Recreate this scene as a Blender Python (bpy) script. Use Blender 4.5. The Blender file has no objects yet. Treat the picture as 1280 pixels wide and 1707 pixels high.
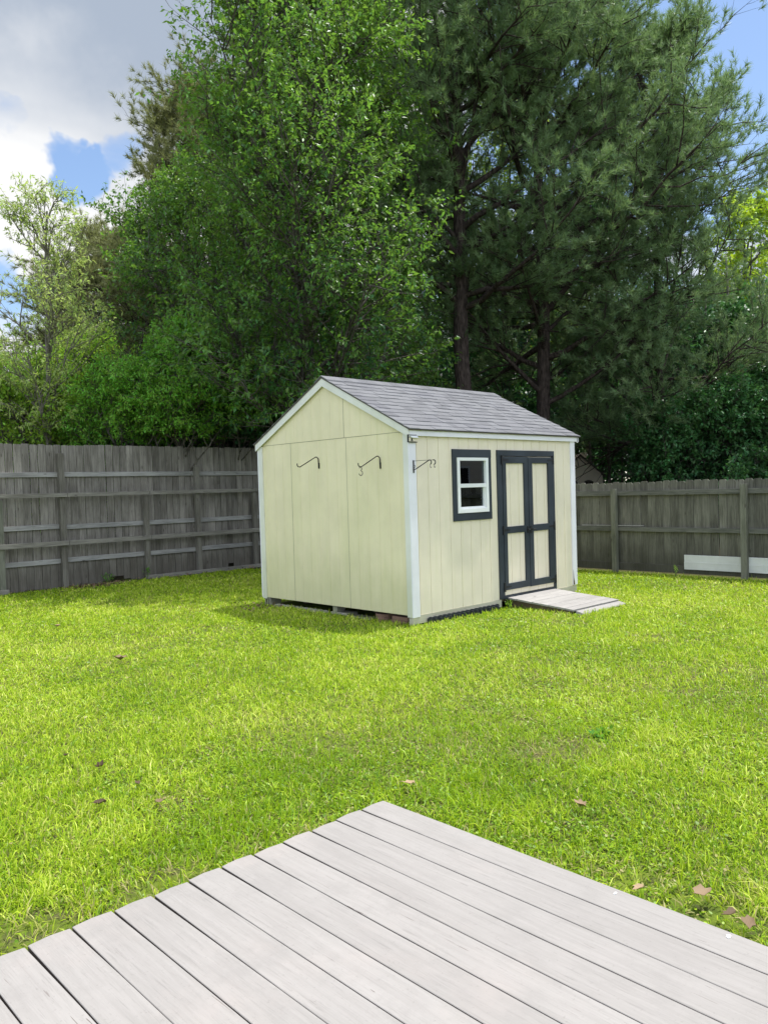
import bpy, math, random
import numpy as np
from mathutils import Vector, Matrix
random.seed(7)
SC = bpy.context.scene
COL = SC.collection
R = math.radians
PI = math.pi

# ------------------------------------------------------------------ camera
F_PX, IW, IH = 1310.0, 1280.0, 1707.0
PITCH, ROLL, YAW = -.0285, -.0299, .7656
CAMZ = 1.72
CAM = np.array([-6.9825, -6.7893, CAMZ])
_rt0 = np.array([1., 0, 0]); _up0 = np.array([0, -math.sin(PITCH), math.cos(PITCH)])
_fw = np.array([0, math.cos(PITCH), math.sin(PITCH)])
_rt = math.cos(ROLL)*_rt0 + math.sin(ROLL)*_up0
_up = -math.sin(ROLL)*_rt0 + math.cos(ROLL)*_up0
_c, _s = math.cos(YAW), math.sin(YAW)
def _yaw(v): return np.array([v[0]*_c + v[1]*_s, -v[0]*_s + v[1]*_c, v[2]])
RT, UP, FW = _yaw(_rt), _yaw(_up), _yaw(_fw)
cam_d = bpy.data.cameras.new('camera'); cam = bpy.data.objects.new('camera', cam_d); COL.objects.link(cam)
cam_d.sensor_fit = 'VERTICAL'; cam_d.sensor_height = 36.0; cam_d.sensor_width = 27.0
cam_d.lens = 36.0*F_PX/IH
cam_d.clip_start = .05; cam_d.clip_end = 2000
M = Matrix(((RT[0], UP[0], -FW[0], CAM[0]), (RT[1], UP[1], -FW[1], CAM[1]), (RT[2], UP[2], -FW[2], CAM[2]), (0, 0, 0, 1)))
cam.matrix_world = M
SC.camera = cam
def at(px, py, depth):
    return CAM + depth*(FW + RT*(px-IW/2)/F_PX - UP*(py-IH/2)/F_PX)

def gp(px, py, z=0.0):                     # where a line of sight meets the ground
    d = FW + RT*(px-IW/2)/F_PX - UP*(py-IH/2)/F_PX
    return CAM + d*((z-CAM[2])/d[2])
# ------------------------------------------------------------------ light
SUNV = Vector((.33, -.05, 1.0)).normalized()
sun_d = bpy.data.lights.new('sun', 'SUN'); sun = bpy.data.objects.new('sun', sun_d); COL.objects.link(sun)
sun_d.energy = 5.0; sun_d.angle = R(.6); sun_d.color = (1, .965, .9)
sun.rotation_euler = SUNV.to_track_quat('Z', 'Y').to_euler()
sun.location = (0, 0, 40)
EXPOSURE = .38
SC.view_settings.view_transform = 'Standard'; SC.view_settings.look = 'None'
SC.view_settings.exposure = EXPOSURE; SC.view_settings.gamma = 1
SC.cycles.max_bounces = 8; SC.cycles.diffuse_bounces = 4; SC.cycles.glossy_bounces = 2
SC.cycles.transmission_bounces = 4; SC.cycles.transparent_max_bounces = 8
SC.cycles.sample_clamp_indirect = 6

class NT:
    def __init__(s, tree): s.t = tree; tree.nodes.clear()
    def n(s, kind, **kw):
        nd = s.t.nodes.new(kind)
        for k, v in kw.items(): setattr(nd, k, v)
        return nd
    def l(s, a, b): s.t.links.new(a, b)
    def val(s, node, i, v):
        if hasattr(v, 'links'): s.l(v, node.inputs[i])
        else: node.inputs[i].default_value = v
    def math(s, op, a, b=0, c=None):
        m = s.n('ShaderNodeMath', operation=op); s.val(m, 0, a); s.val(m, 1, b)
        if c is not None: s.val(m, 2, c)
        return m.outputs[0]
    def vmath(s, op, a, b):
        m = s.n('ShaderNodeVectorMath', operation=op); s.val(m, 0, a); s.val(m, 1, b); return m
    def noise(s, vec, scale, detail=4, rough=.55, dist=0):
        m = s.n('ShaderNodeTexNoise'); s.l(vec, m.inputs['Vector'])
        m.inputs['Scale'].default_value = scale; m.inputs['Detail'].default_value = detail
        m.inputs['Roughness'].default_value = rough; m.inputs['Distortion'].default_value = dist
        return m.outputs['Fac']
    def map(s, vec, scale=(1, 1, 1), loc=(0, 0, 0)):
        m = s.n('ShaderNodeMapping'); s.l(vec, m.inputs[0]); m.inputs['Scale'].default_value = scale
        m.inputs['Location'].default_value = loc; return m.outputs[0]
    def rng(s, v, a, b, c=0, d=1, smooth=True):
        m = s.n('ShaderNodeMapRange'); m.interpolation_type = 'SMOOTHSTEP' if smooth else 'LINEAR'
        s.val(m, 0, v); s.val(m, 1, a); s.val(m, 2, b); s.val(m, 3, c); s.val(m, 4, d); return m.outputs[0]
    def mix(s, f, a, b):
        m = s.n('ShaderNodeMix', data_type='RGBA'); s.val(m, 0, f)
        for i, v in ((6, a), (7, b)):
            if hasattr(v, 'links'): s.l(v, m.inputs[i])
            else: m.inputs[i].default_value = (v[0], v[1], v[2], 1)
        return m.outputs[2]
    def bump(s, h, strength=.3, dist=.01):
        m = s.n('ShaderNodeBump'); s.l(h, m.inputs['Height']); m.inputs['Strength'].default_value = strength
        m.inputs['Distance'].default_value = dist; return m.outputs[0]
    def bsdf(s, col, rough=.7, spec=.3, normal=None, metal=0):
        p = s.n('ShaderNodeBsdfPrincipled')
        if hasattr(col, 'links'): s.l(col, p.inputs['Base Color'])
        else: p.inputs['Base Color'].default_value = (col[0], col[1], col[2], 1)
        s.val(p, 'Roughness', rough); p.inputs['Specular IOR Level'].default_value = spec
        p.inputs['Metallic'].default_value = metal
        if normal is not None: s.l(normal, p.inputs['Normal'])
        return p.outputs[0]
    def out(s, sh):
        o = s.n('ShaderNodeOutputMaterial'); s.l(sh, o.inputs[0])
def mat(name):
    m = bpy.data.materials.new(name); m.use_nodes = True
    return m, NT(m.node_tree)

# ------------------------------------------------------------------ world: blue sky with broken cloud
world = bpy.data.worlds.new('World'); SC.world = world; world.use_nodes = True
w = NT(world.node_tree)
sky = w.n('ShaderNodeTexSky', sky_type='NISHITA'); sky.sun_disc = False
sky.sun_elevation = math.asin(SUNV.z); sky.sun_rotation = math.atan2(SUNV.x, SUNV.y)
sky.altitude = 50; sky.air_density = 1.0; sky.dust_density = .6; sky.ozone_density = 2.0
tc = w.n('ShaderNodeTexCoord'); dirv = tc.outputs['Generated']
sep = w.n('ShaderNodeSeparateXYZ'); w.l(dirv, sep.inputs[0])
zz = w.math('ADD', w.math('MAXIMUM', sep.outputs[2], 0.0), .22)
cmb = w.n('ShaderNodeCombineXYZ'); w.l(w.math('DIVIDE', sep.outputs[0], zz), cmb.inputs[0]); w.l(w.math('DIVIDE', sep.outputs[1], zz), cmb.inputs[1])
pv = w.map(cmb.outputs[0], (1, 1, 1), (3.1, 1.7, 0))
n1 = w.noise(pv, 1.25, 7, .56, .35)
n2 = w.noise(w.map(pv, loc=(.08, .05, 0)), 1.25, 5, .5, .35)
cov = n1
nv = w.n('ShaderNodeTexNoise'); w.l(dirv, nv.inputs['Vector']); nv.inputs['Scale'].default_value = 7; nv.inputs['Detail'].default_value = 5; nv.inputs['Roughness'].default_value = .6
warp = w.vmath('ADD', dirv, w.vmath('MULTIPLY', w.vmath('SUBTRACT', nv.outputs['Color'], (.5, .5, .5)).outputs[0], (.16, .16, .16)).outputs[0]).outputs[0]
warp = w.vmath('NORMALIZE', warp, (0, 0, 0)).outputs[0]
def blob(px, py, ang, amt):                     # clearer or thicker air around one direction of the sky
    d = at(px, py, 1.0) - CAM; d /= np.linalg.norm(d)
    dp = w.vmath('DOT_PRODUCT', warp, tuple(d)).outputs['Value']
    return w.rng(dp, math.cos(R(ang)), math.cos(R(ang*.15)), 0, amt)
for b in ((1215, 60, 13, -.42), (110, 220, 32, .34), (196, 232, 3.0, -.46), (105, 272, 2.9, -.52), (-10, 215, 2.0, -.36), (20, 500, 4, -.36)):
    cov = w.math('ADD', cov, blob(*b))
cl = w.rng(cov, .40, .60)
shade = w.math('ADD', w.rng(n2, .34, .66, .1, .95), blob(150, 40, 20, .50))
shade = w.math('ADD', shade, blob(90, 380, 16, -.7))
ccol = w.mix(w.rng(shade, .2, 1.1, 0, 1), (1.0, 1.0, 1.0), (.42, .49, .60))
bg1 = w.n('ShaderNodeBackground'); w.l(sky.outputs[0], bg1.inputs[0]); bg1.inputs[1].default_value = .15
bg2 = w.n('ShaderNodeBackground'); w.l(ccol, bg2.inputs[0]); bz = w.vmath('DOT_PRODUCT', dirv, (-FW[0], -FW[1], .25)).outputs['Value']
sz_ = w.vmath('DOT_PRODUCT', dirv, tuple(SUNV)).outputs['Value']
w.l(w.math('ADD', w.math('ADD', w.rng(bz, -.30, .55, .80, 2.5), w.rng(sz_, .80, 1, 0, .35)), 0), bg2.inputs[1])   # cloud brightness raised behind the viewer and round the sun as added fill light
mx = w.n('ShaderNodeMixShader'); w.l(cl, mx.inputs[0]); w.l(bg1.outputs[0], mx.inputs[1]); w.l(bg2.outputs[0], mx.inputs[2])
wo = w.n('ShaderNodeOutputWorld'); w.l(mx.outputs[0], wo.inputs[0])

# ------------------------------------------------------------------ mesh helpers
def tag(o, label=None, cat=None, group=None, kind=None):
    if label: o['label'] = label
    if cat: o['category'] = cat
    if group: o['group'] = group
    if kind: o['kind'] = kind
    return o
def link(o, parent=None):
    COL.objects.link(o)
    if parent is not None: o.parent = parent
    return o
def empty(name, loc, label, cat, group=None):
    o = bpy.data.objects.new(name, None); o.empty_display_size = .2
    o.location = loc; link(o); return tag(o, label, cat, group)
class MB:
    def __init__(s): s.v = []; s.f = []
    def add(s, vs, fs):
        b = len(s.v); s.v += [tuple(v) for v in vs]; s.f += [tuple(b+i for i in f) for f in fs]
    def box(s, x0, x1, y0, y1, z0, z1, m=None):
        vs = [(x0, y0, z0), (x1, y0, z0), (x1, y1, z0), (x0, y1, z0), (x0, y0, z1), (x1, y0, z1), (x1, y1, z1), (x0, y1, z1)]
        if m is not None: vs = [m @ Vector(v) for v in vs]
        s.add(vs, [(0, 3, 2, 1), (4, 5, 6, 7), (0, 1, 5, 4), (1, 2, 6, 5), (2, 3, 7, 6), (3, 0, 4, 7)])
    def hexa(s, b, t):                       # bottom and top rings of 4 points
        s.add(list(b)+list(t), [(0, 3, 2, 1), (4, 5, 6, 7), (0, 1, 5, 4), (1, 2, 6, 5), (2, 3, 7, 6), (3, 0, 4, 7)])
    def prism(s, pts, off):                  # closed outline pushed along off
        n = len(pts); off = Vector(off)
        s.add([Vector(p) for p in pts]+[Vector(p)+off for p in pts],
              [tuple(range(n-1, -1, -1)), tuple(range(n, 2*n))]+[(i, (i+1) % n, n+(i+1) % n, n+i) for i in range(n)])
    def tube(s, pts, r, n=8, cap=True):
        pts = [Vector(p) for p in pts]; k = len(pts)
        rs = r if isinstance(r, (list, tuple)) else [r]*k
        T0 = (pts[1]-pts[0]).normalized(); a = Vector((0, 0, 1)) if abs(T0.z) < .9 else Vector((1, 0, 0))
        A = T0.cross(a).normalized(); vs = []
        for i, p in enumerate(pts):
            T = (pts[min(i+1, k-1)]-pts[max(i-1, 0)]).normalized()
            A = (A-T*A.dot(T)).normalized(); B = T.cross(A)
            vs += [p+(A*math.cos(2*PI*j/n)+B*math.sin(2*PI*j/n))*rs[i] for j in range(n)]
        fs = [(i*n+j, i*n+(j+1) % n, (i+1)*n+(j+1) % n, (i+1)*n+j) for i in range(k-1) for j in range(n)]
        if cap: fs += [tuple(range(n-1, -1, -1)), tuple((k-1)*n+j for j in range(n))]
        s.add(vs, fs)
    def build(s, name, m, parent=None, bevel=0, smooth=False):
        me = bpy.data.meshes.new(name); o = bpy.data.objects.new(name, me)
        L = parent.matrix_basis.translation.copy() if parent is not None else Vector((0, 0, 0))
        if parent is not None and parent.parent is not None: L = L+parent.parent.matrix_basis.translation
        me.from_pydata([(v[0]-L.x, v[1]-L.y, v[2]-L.z) for v in s.v], [], s.f); me.update()
        if m: me.materials.append(m)
        if smooth:
            for p in me.polygons: p.use_smooth = True
        if bevel:
            b = o.modifiers.new('bevel', 'BEVEL'); b.width = bevel; b.segments = 2; b.limit_method = 'ANGLE'
        return link(o, parent)
def npmesh(name, verts, faces, m, parent=None, attrs=None, smooth=False, off=(0, 0, 0)):
    """verts (N,3), faces (F,k) with one k, or a list of such arrays"""
    if not isinstance(faces, list): faces = [faces]
    me = bpy.data.meshes.new(name)
    verts = np.asarray(verts, np.float32) - np.asarray(off, np.float32)
    me.vertices.add(len(verts)); me.vertices.foreach_set('co', verts.ravel())
    idx = np.concatenate([f.ravel() for f in faces]).astype(np.int32)
    ks = np.concatenate([np.full(len(f), f.shape[1], np.int32) for f in faces])
    st = np.concatenate([[0], np.cumsum(ks)[:-1]]).astype(np.int32)
    me.loops.add(len(idx)); me.loops.foreach_set('vertex_index', idx)
    me.polygons.add(len(ks)); me.polygons.foreach_set('loop_start', st); me.polygons.foreach_set('loop_total', ks)
    if smooth: me.polygons.foreach_set('use_smooth', np.ones(len(ks), bool))
    for k, v in (attrs or {}).items():
        a = me.attributes.new(k, 'FLOAT', 'POINT'); a.data.foreach_set('value', np.asarray(v, np.float32))
    me.update(calc_edges=True); me.materials.append(m)
    return link(bpy.data.objects.new(name, me), parent)
def _h(i, j, s):
    n = (i.astype(np.int64)*374761393 + j.astype(np.int64)*668265263 + s*1442695041) & 0xffffffff
    n = ((n ^ (n >> 13))*1274126177) & 0xffffffff
    return ((n ^ (n >> 16)) & 0xffff)/65535.0
def vnoise(x, y, seed=0, octs=3):
    t = 0; a = 1; tot = 0
    for o in range(octs):
        i = np.floor(x); j = np.floor(y); fx = x-i; fy = y-j; fx = fx*fx*(3-2*fx); fy = fy*fy*(3-2*fy)
        t = t+a*((_h(i, j, seed+o)*(1-fx)+_h(i+1, j, seed+o)*fx)*(1-fy)+(_h(i, j+1, seed+o)*(1-fx)+_h(i+1, j+1, seed+o)*fx)*fy)
        tot += a; a *= .5; x = x*2.03+5.1; y = y*2.03+1.7
    return t/tot

# ------------------------------------------------------------------ materials
def wood_mat(name, c1, c2, axis='z', rough=.85, rnd=.35, bump=.35, dirt=None, sc=1.0, knots=True, fine_amt=.55, speck=False):
    m, t = mat(name); co = t.n('ShaderNodeTexCoord').outputs['Object']
    g = t.n('ShaderNodeNewGeometry').outputs['Random Per Island']
    offs = t.n('ShaderNodeCombineXYZ'); t.l(t.math('MULTIPLY', g, 37.0), offs.inputs[0]); t.l(t.math('MULTIPLY', g, 91.0), offs.inputs[1]); t.l(t.math('MULTIPLY', g, 53.0), offs.inputs[2])
    v = t.vmath('ADD', co, offs.outputs[0]).outputs[0]
    s = {'x': (1.2, 22, 22), 'y': (22, 1.2, 22), 'z': (22, 22, 1.2)}[axis]
    s = tuple(a*sc for a in s)
    grain = t.noise(t.map(v, s), 2.2, 6, .62, .8)
    fine = t.noise(t.map(v, tuple(a*3.2 for a in s)), 2.0, 3, .6)
    big = t.noise(t.map(v, tuple(1.1 if a < 3 else 2.4 for a in s)), 1.3, 3, .5)
    f = t.rng(t.math('ADD', t.math('MULTIPLY', grain, .7), t.math('MULTIPLY', big, .5)), .38, .82)
    col = t.mix(f, c1, c2)
    hs = t.n('ShaderNodeHueSaturation'); t.l(col, hs.inputs['Color'])
    t.l(t.rng(g, 0, 1, 1-rnd, 1+rnd, False), hs.inputs['Value'])
    col = hs.outputs[0]
    col = t.mix(t.rng(fine, .30, .42, fine_amt, 0), col, tuple(a*.45 for a in c1))
    if knots:
        vo = t.n('ShaderNodeTexVoronoi'); t.l(t.map(v, tuple(1.6 if a < 3*sc else 6.0 for a in s)), vo.inputs['Vector']); vo.inputs['Scale'].default_value = 1.4
        col = t.mix(t.rng(vo.outputs['Distance'], .05, .12, .7, 0), col, (.035, .028, .022))
    if speck:                                       # scuffs, worn patches and short drying cracks
        pt_ = t.noise(co, 5.5, 6, .7); p2 = t.noise(co, 90, 3, .7); cr = t.noise(t.map(v, (95, 3.2, 60)), 1.7, 2, .5, .6); pk = t.noise(co, 2.1, 4, .6)
        col = t.mix(t.rng(pt_, .48, .68, 0, .55), col, (.235, .222, .21))
        col = t.mix(t.rng(pk, .50, .72, 0, .45), col, (.33, .295, .275))
        fg = t.noise(t.map(v, (160, 5, 160)), 1.3, 4, .7); col = t.mix(t.rng(fg, .52, .72, 0, .22), col, (.175, .16, .15))
        col = t.mix(t.rng(p2, .60, .72, 0, .35), col, (.17, .155, .145))
        col = t.mix(t.math('MULTIPLY', t.rng(cr, .70, .73), t.rng(big, .48, .62)), col, (.12, .10, .09))
    if dirt:
        sz = t.n('ShaderNodeSeparateXYZ'); t.l(co, sz.inputs[0])
        dn = t.noise(co, 3.0, 4)
        lo = t.rng(t.math('ADD', sz.outputs[2], t.math('MULTIPLY', dn, -.5)), dirt[0], dirt[1], dirt[2], 0)
        col = t.mix(lo, col, dirt[3])
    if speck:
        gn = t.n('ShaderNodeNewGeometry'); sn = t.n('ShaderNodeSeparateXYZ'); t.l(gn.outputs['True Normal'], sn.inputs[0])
        col = t.mix(t.rng(sn.outputs[2], .2, .6, 1, 0), col, (.10, .083, .072))  # raw brown sides and ends, coloured dark so the board gaps look darker
    nb = t.bump(t.math('ADD', grain, t.math('MULTIPLY', fine, .6)), bump, .004)
    t.out(t.bsdf(col, rough, .2, nb)); return m
M_PICK = wood_mat('weathered_pickets', (.098, .088, .076), (.27, .25, .225), 'z', rnd=.22, dirt=(-.1, .5, .55, (.07, .062, .048)))
M_PICK_D = wood_mat('dark_weathered_pickets', (.070, .068, .056), (.19, .185, .155), 'z', rnd=.30, dirt=(-.1, .55, .6, (.045, .044, .032)))
M_RAILX = wood_mat('weathered_rail_along_x', (.20, .195, .19), (.42, .41, .40), 'x')
M_RAILX_D = wood_mat('brown_weathered_rail', (.15, .14, .12), (.33, .31, .275), 'x')
M_RAILY = wood_mat('weathered_rail_along_y', (.075, .076, .066), (.20, .20, .175), 'y')
M_POST = wood_mat('weathered_post', (.105, .095, .08), (.24, .225, .195), 'z')
M_POST_D = wood_mat('greenish_weathered_post', (.095, .10, .075), (.235, .235, .19), 'z')
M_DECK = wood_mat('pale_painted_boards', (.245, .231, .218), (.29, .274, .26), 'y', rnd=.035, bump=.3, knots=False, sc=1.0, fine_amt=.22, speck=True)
M_DECK_SIDE = wood_mat('deck_side_wood', (.10, .085, .07), (.2, .17, .14), 'y', rnd=.05)
M_RAMP = wood_mat('pale_ramp_boards', (.255, .242, .23), (.33, .315, .30), 'x', rnd=.10, bump=.4)
M_SKIRT = wood_mat('cream_skirt_paint', (.40, .38, .29), (.50, .48, .38), 'x', rnd=.03, knots=False)

def paint_mat(name, c, rough=.6, var=.055, bump=.15, algae=0.0, streak=False, low=(.1, .9)):
    m, t = mat(name); co = t.n('ShaderNodeTexCoord').outputs['Object']
    n = t.noise(co, 2.3, 5, .6); f = t.noise(t.map(co, (60, 60, 14)), 1.6, 4, .6)
    st = t.noise(t.map(co, (14, 14, .7)), 1.5, 4, .6)
    base = t.mix(t.rng(n, .3, .7), tuple(a*(1-var) for a in c), tuple(min(1, a*(1+var*.5)) for a in c))
    if streak: base = t.mix(t.rng(st, .45, .75, 0, .22), base, tuple(a*b for a, b in zip(c, (.80, .86, .62))))
    if algae:
        sz = t.n('ShaderNodeSeparateXYZ'); t.l(co, sz.inputs[0])
        lo = t.rng(t.math('ADD', sz.outputs[2], t.math('MULTIPLY', t.noise(t.map(co, (5, 5, 1.2)), 1.2, 4), -1.0)), low[0]-.5, low[1]-.5, algae, 0)
        base = t.mix(lo, base, (.33, .36, .13))
        base = t.mix(t.rng(t.noise(t.map(co, (2.2, 2.2, .5)), 1.1, 3), .40, .72, 0, algae*.6), base, (.46, .49, .22))
    base = t.mix(t.rng(f, .62, .75, 0, .10), base, tuple(a*.5 for a in c))
    t.out(t.bsdf(base, rough, .3, t.bump(f, bump, .004))); return m
M_CREAM = paint_mat('cream_siding', (.78, .70, .56), streak=True)
M_CREAM_A = paint_mat('cream_siding_algae', (.755, .685, .475), algae=.30, streak=True)
M_WHITE = paint_mat('white_trim', (.78, .77, .83), .5, .06, .08)
M_WHITE_A = paint_mat('white_trim_green_tinge', (.70, .70, .66), .5, .08, .08, algae=.3)
M_NAVY = paint_mat('charcoal_navy_trim', (.035, .043, .056), .45, .25, .12)
M_VINYL = paint_mat('white_vinyl', (.78, .79, .80), .35, .05, .03)
M_BOARD = paint_mat('dirty_white_board', (.60, .61, .60), .5, .12, .1, streak=False)
M_BLACK = paint_mat('black_iron', (.018, .018, .02), .45, .2, .1)
M_GAP = paint_mat('dark_siding_groove', (.30, .29, .18), .8, .2, .1)
M_SEAM = paint_mat('siding_panel_joint', (.30, .28, .20), .9, .2, .1)
M_CONC = paint_mat('grey_concrete', (.27, .25, .235), .9, .35, .8, algae=.25, low=(0, .2))
M_BRICK = paint_mat('brown_paver', (.19, .115, .085), .9, .35, .8)
M_PLAST = paint_mat('black_plastic_edging', (.022, .026, .032), .5, .2, .2)
M_DRIP = paint_mat('dark_drip_edge', (.10, .085, .075), .6, .2, .1)
M_INNER = paint_mat('bare_framing', (.12, .09, .06), .9, .2, .1)
M_BEIGE = paint_mat('tan_vinyl_siding', (.80, .71, .62), .6, .08, .05)

def shingle_mat():
    m, t = mat('asphalt_shingles'); co = t.n('ShaderNodeTexCoord').outputs['Object']
    g = t.n('ShaderNodeNewGeometry').outputs['Random Per Island']
    n = t.noise(co, 160, 2, .7); n2 = t.noise(co, 1.6, 4)
    r = t.n('ShaderNodeValToRGB'); t.l(g, r.inputs[0]); e = r.color_ramp.elements
    e[0].color = (.085, .088, .095, 1); e[1].color = (.138, .142, .152, 1)
    for p, c in ((.3, (.112, .115, .122, 1)), (.55, (.135, .138, .145, 1)), (.8, (.138, .141, .149, 1))):
        x = e.new(p); x.color = c
    c = t.mix(t.rng(n, .35, .7, 0, .5), r.outputs[0], (.24, .235, .25))
    c = t.mix(t.rng(n2, .45, .75, 0, .4), c, (.13, .13, .15))
    t.out(t.bsdf(c, .9, .2, t.bump(n, .5, .003))); return m
M_SHING = shingle_mat()

def glass_mat():
    m, t = mat('window_glass')
    gl = t.n('ShaderNodeBsdfGlossy'); gl.inputs[0].default_value = (.9, .95, 1, 1); gl.inputs[1].default_value = .01
    tr = t.n('ShaderNodeBsdfTransparent'); tr.inputs[0].default_value = (.55, .6, .6, 1)
    fr = t.n('ShaderNodeFresnel'); fr.inputs[0].default_value = 1.5
    mx = t.n('ShaderNodeMixShader'); t.l(t.math('MULTIPLY', fr.outputs[0], 2.4), mx.inputs[0]); t.l(tr.outputs[0], mx.inputs[1]); t.l(gl.outputs[0], mx.inputs[2])
    t.out(mx.outputs[0]); return m
M_GLASS = glass_mat()

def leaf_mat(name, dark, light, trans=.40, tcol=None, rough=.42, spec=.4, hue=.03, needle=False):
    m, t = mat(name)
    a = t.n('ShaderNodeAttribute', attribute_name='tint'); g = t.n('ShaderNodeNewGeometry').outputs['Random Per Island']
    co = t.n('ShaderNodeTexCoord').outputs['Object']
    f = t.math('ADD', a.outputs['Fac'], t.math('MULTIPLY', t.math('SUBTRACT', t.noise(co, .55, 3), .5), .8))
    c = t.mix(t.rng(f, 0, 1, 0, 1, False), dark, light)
    hs = t.n('ShaderNodeHueSaturation'); t.l(c, hs.inputs['Color'])
    t.l(t.rng(g, 0, 1, .5-hue, .5+hue, False), hs.inputs['Hue']); t.l(t.rng(g, 0, 1, .72, 1.28, False), hs.inputs['Value'])
    p = t.bsdf(hs.outputs[0], rough, spec)
    tr = t.n('ShaderNodeBsdfTranslucent')
    tc_ = tcol or (light[0]*1.35, light[1]*1.5, light[2]*.8)
    t.l(t.mix(.55, hs.outputs[0], tc_), tr.inputs[0])
    mx = t.n('ShaderNodeMixShader'); mx.inputs[0].default_value = trans; t.l(p, mx.inputs[1]); t.l(tr.outputs[0], mx.inputs[2])
    t.out(mx.outputs[0]); return m
def bark_mat(name, c1, c2, sc=1):
    m, t = mat(name); co = t.n('ShaderNodeTexCoord').outputs['Object']
    vo = t.n('ShaderNodeTexVoronoi'); t.l(t.map(co, (9*sc, 9*sc, 2.5*sc)), vo.inputs['Vector']); vo.inputs['Scale'].default_value = 1.6
    n = t.noise(t.map(co, (8, 8, 2)), 2, 5, .65)
    f = t.math('MULTIPLY', t.rng(vo.outputs['Distance'], .05, .5), t.rng(n, .25, .7))
    t.out(t.bsdf(t.mix(f, c1, c2), .95, .1, t.bump(f, .9, .03))); return m
M_BARK_P = bark_mat('pine_bark', (.030, .024, .022), (.105, .082, .074))
M_BARK_D = bark_mat('grey_bark', (.05, .045, .038), (.17, .155, .135))
M_BARK_L = bark_mat('pale_twig_bark', (.12, .11, .09), (.26, .24, .2))

# ------------------------------------------------------------------ ground
def ground():
    m, t = mat('lawn_soil'); co = t.n('ShaderNodeTexCoord').outputs['Object']
    a = t.noise(co, .6, 5); b = t.noise(co, 9, 5, .7); c = t.noise(co, 70, 4, .7)
    soil = t.mix(t.rng(c, .3, .7), (.055, .042, .025), (.17, .135, .08))
    green = t.mix(t.rng(b, .3, .7), (.05, .09, .010), (.15, .21, .02))
    col = t.mix(t.rng(t.math('ADD', t.math('MULTIPLY', a, .4), t.math('MULTIPLY', b, .6)), .40, .56, .25, .9), soil, green)
    sp = t.n('ShaderNodeSeparateXYZ'); t.l(co, sp.inputs[0])
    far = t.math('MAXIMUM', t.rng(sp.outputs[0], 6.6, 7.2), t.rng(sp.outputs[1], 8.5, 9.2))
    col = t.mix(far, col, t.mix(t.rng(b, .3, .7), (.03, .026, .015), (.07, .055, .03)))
    t.out(t.bsdf(col, .95, .1, t.bump(c, .8, .02)))
    n = 90
    g = np.concatenate([-np.geomspace(500, 12, 14), np.linspace(-11.5, 11.5, n), np.geomspace(12, 500, 14)])
    X, Y = np.meshgrid(g, g); Z = (vnoise(X*.5+40, Y*.5+40, 3)-.5)*.04
    Z = np.where((abs(X) > 11.8) | (abs(Y) > 11.8), 0, Z)
    V = np.stack([X.ravel(), Y.ravel(), Z.ravel()], 1); k = len(g)
    i = np.arange(k-1)[:, None]*k+np.arange(k-1)[None]; i = i.ravel()
    o = npmesh('ground', V, np.stack([i, i+1, i+k+1, i+k], 1), m, smooth=True); o['kind'] = 'structure'
ground()

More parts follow.
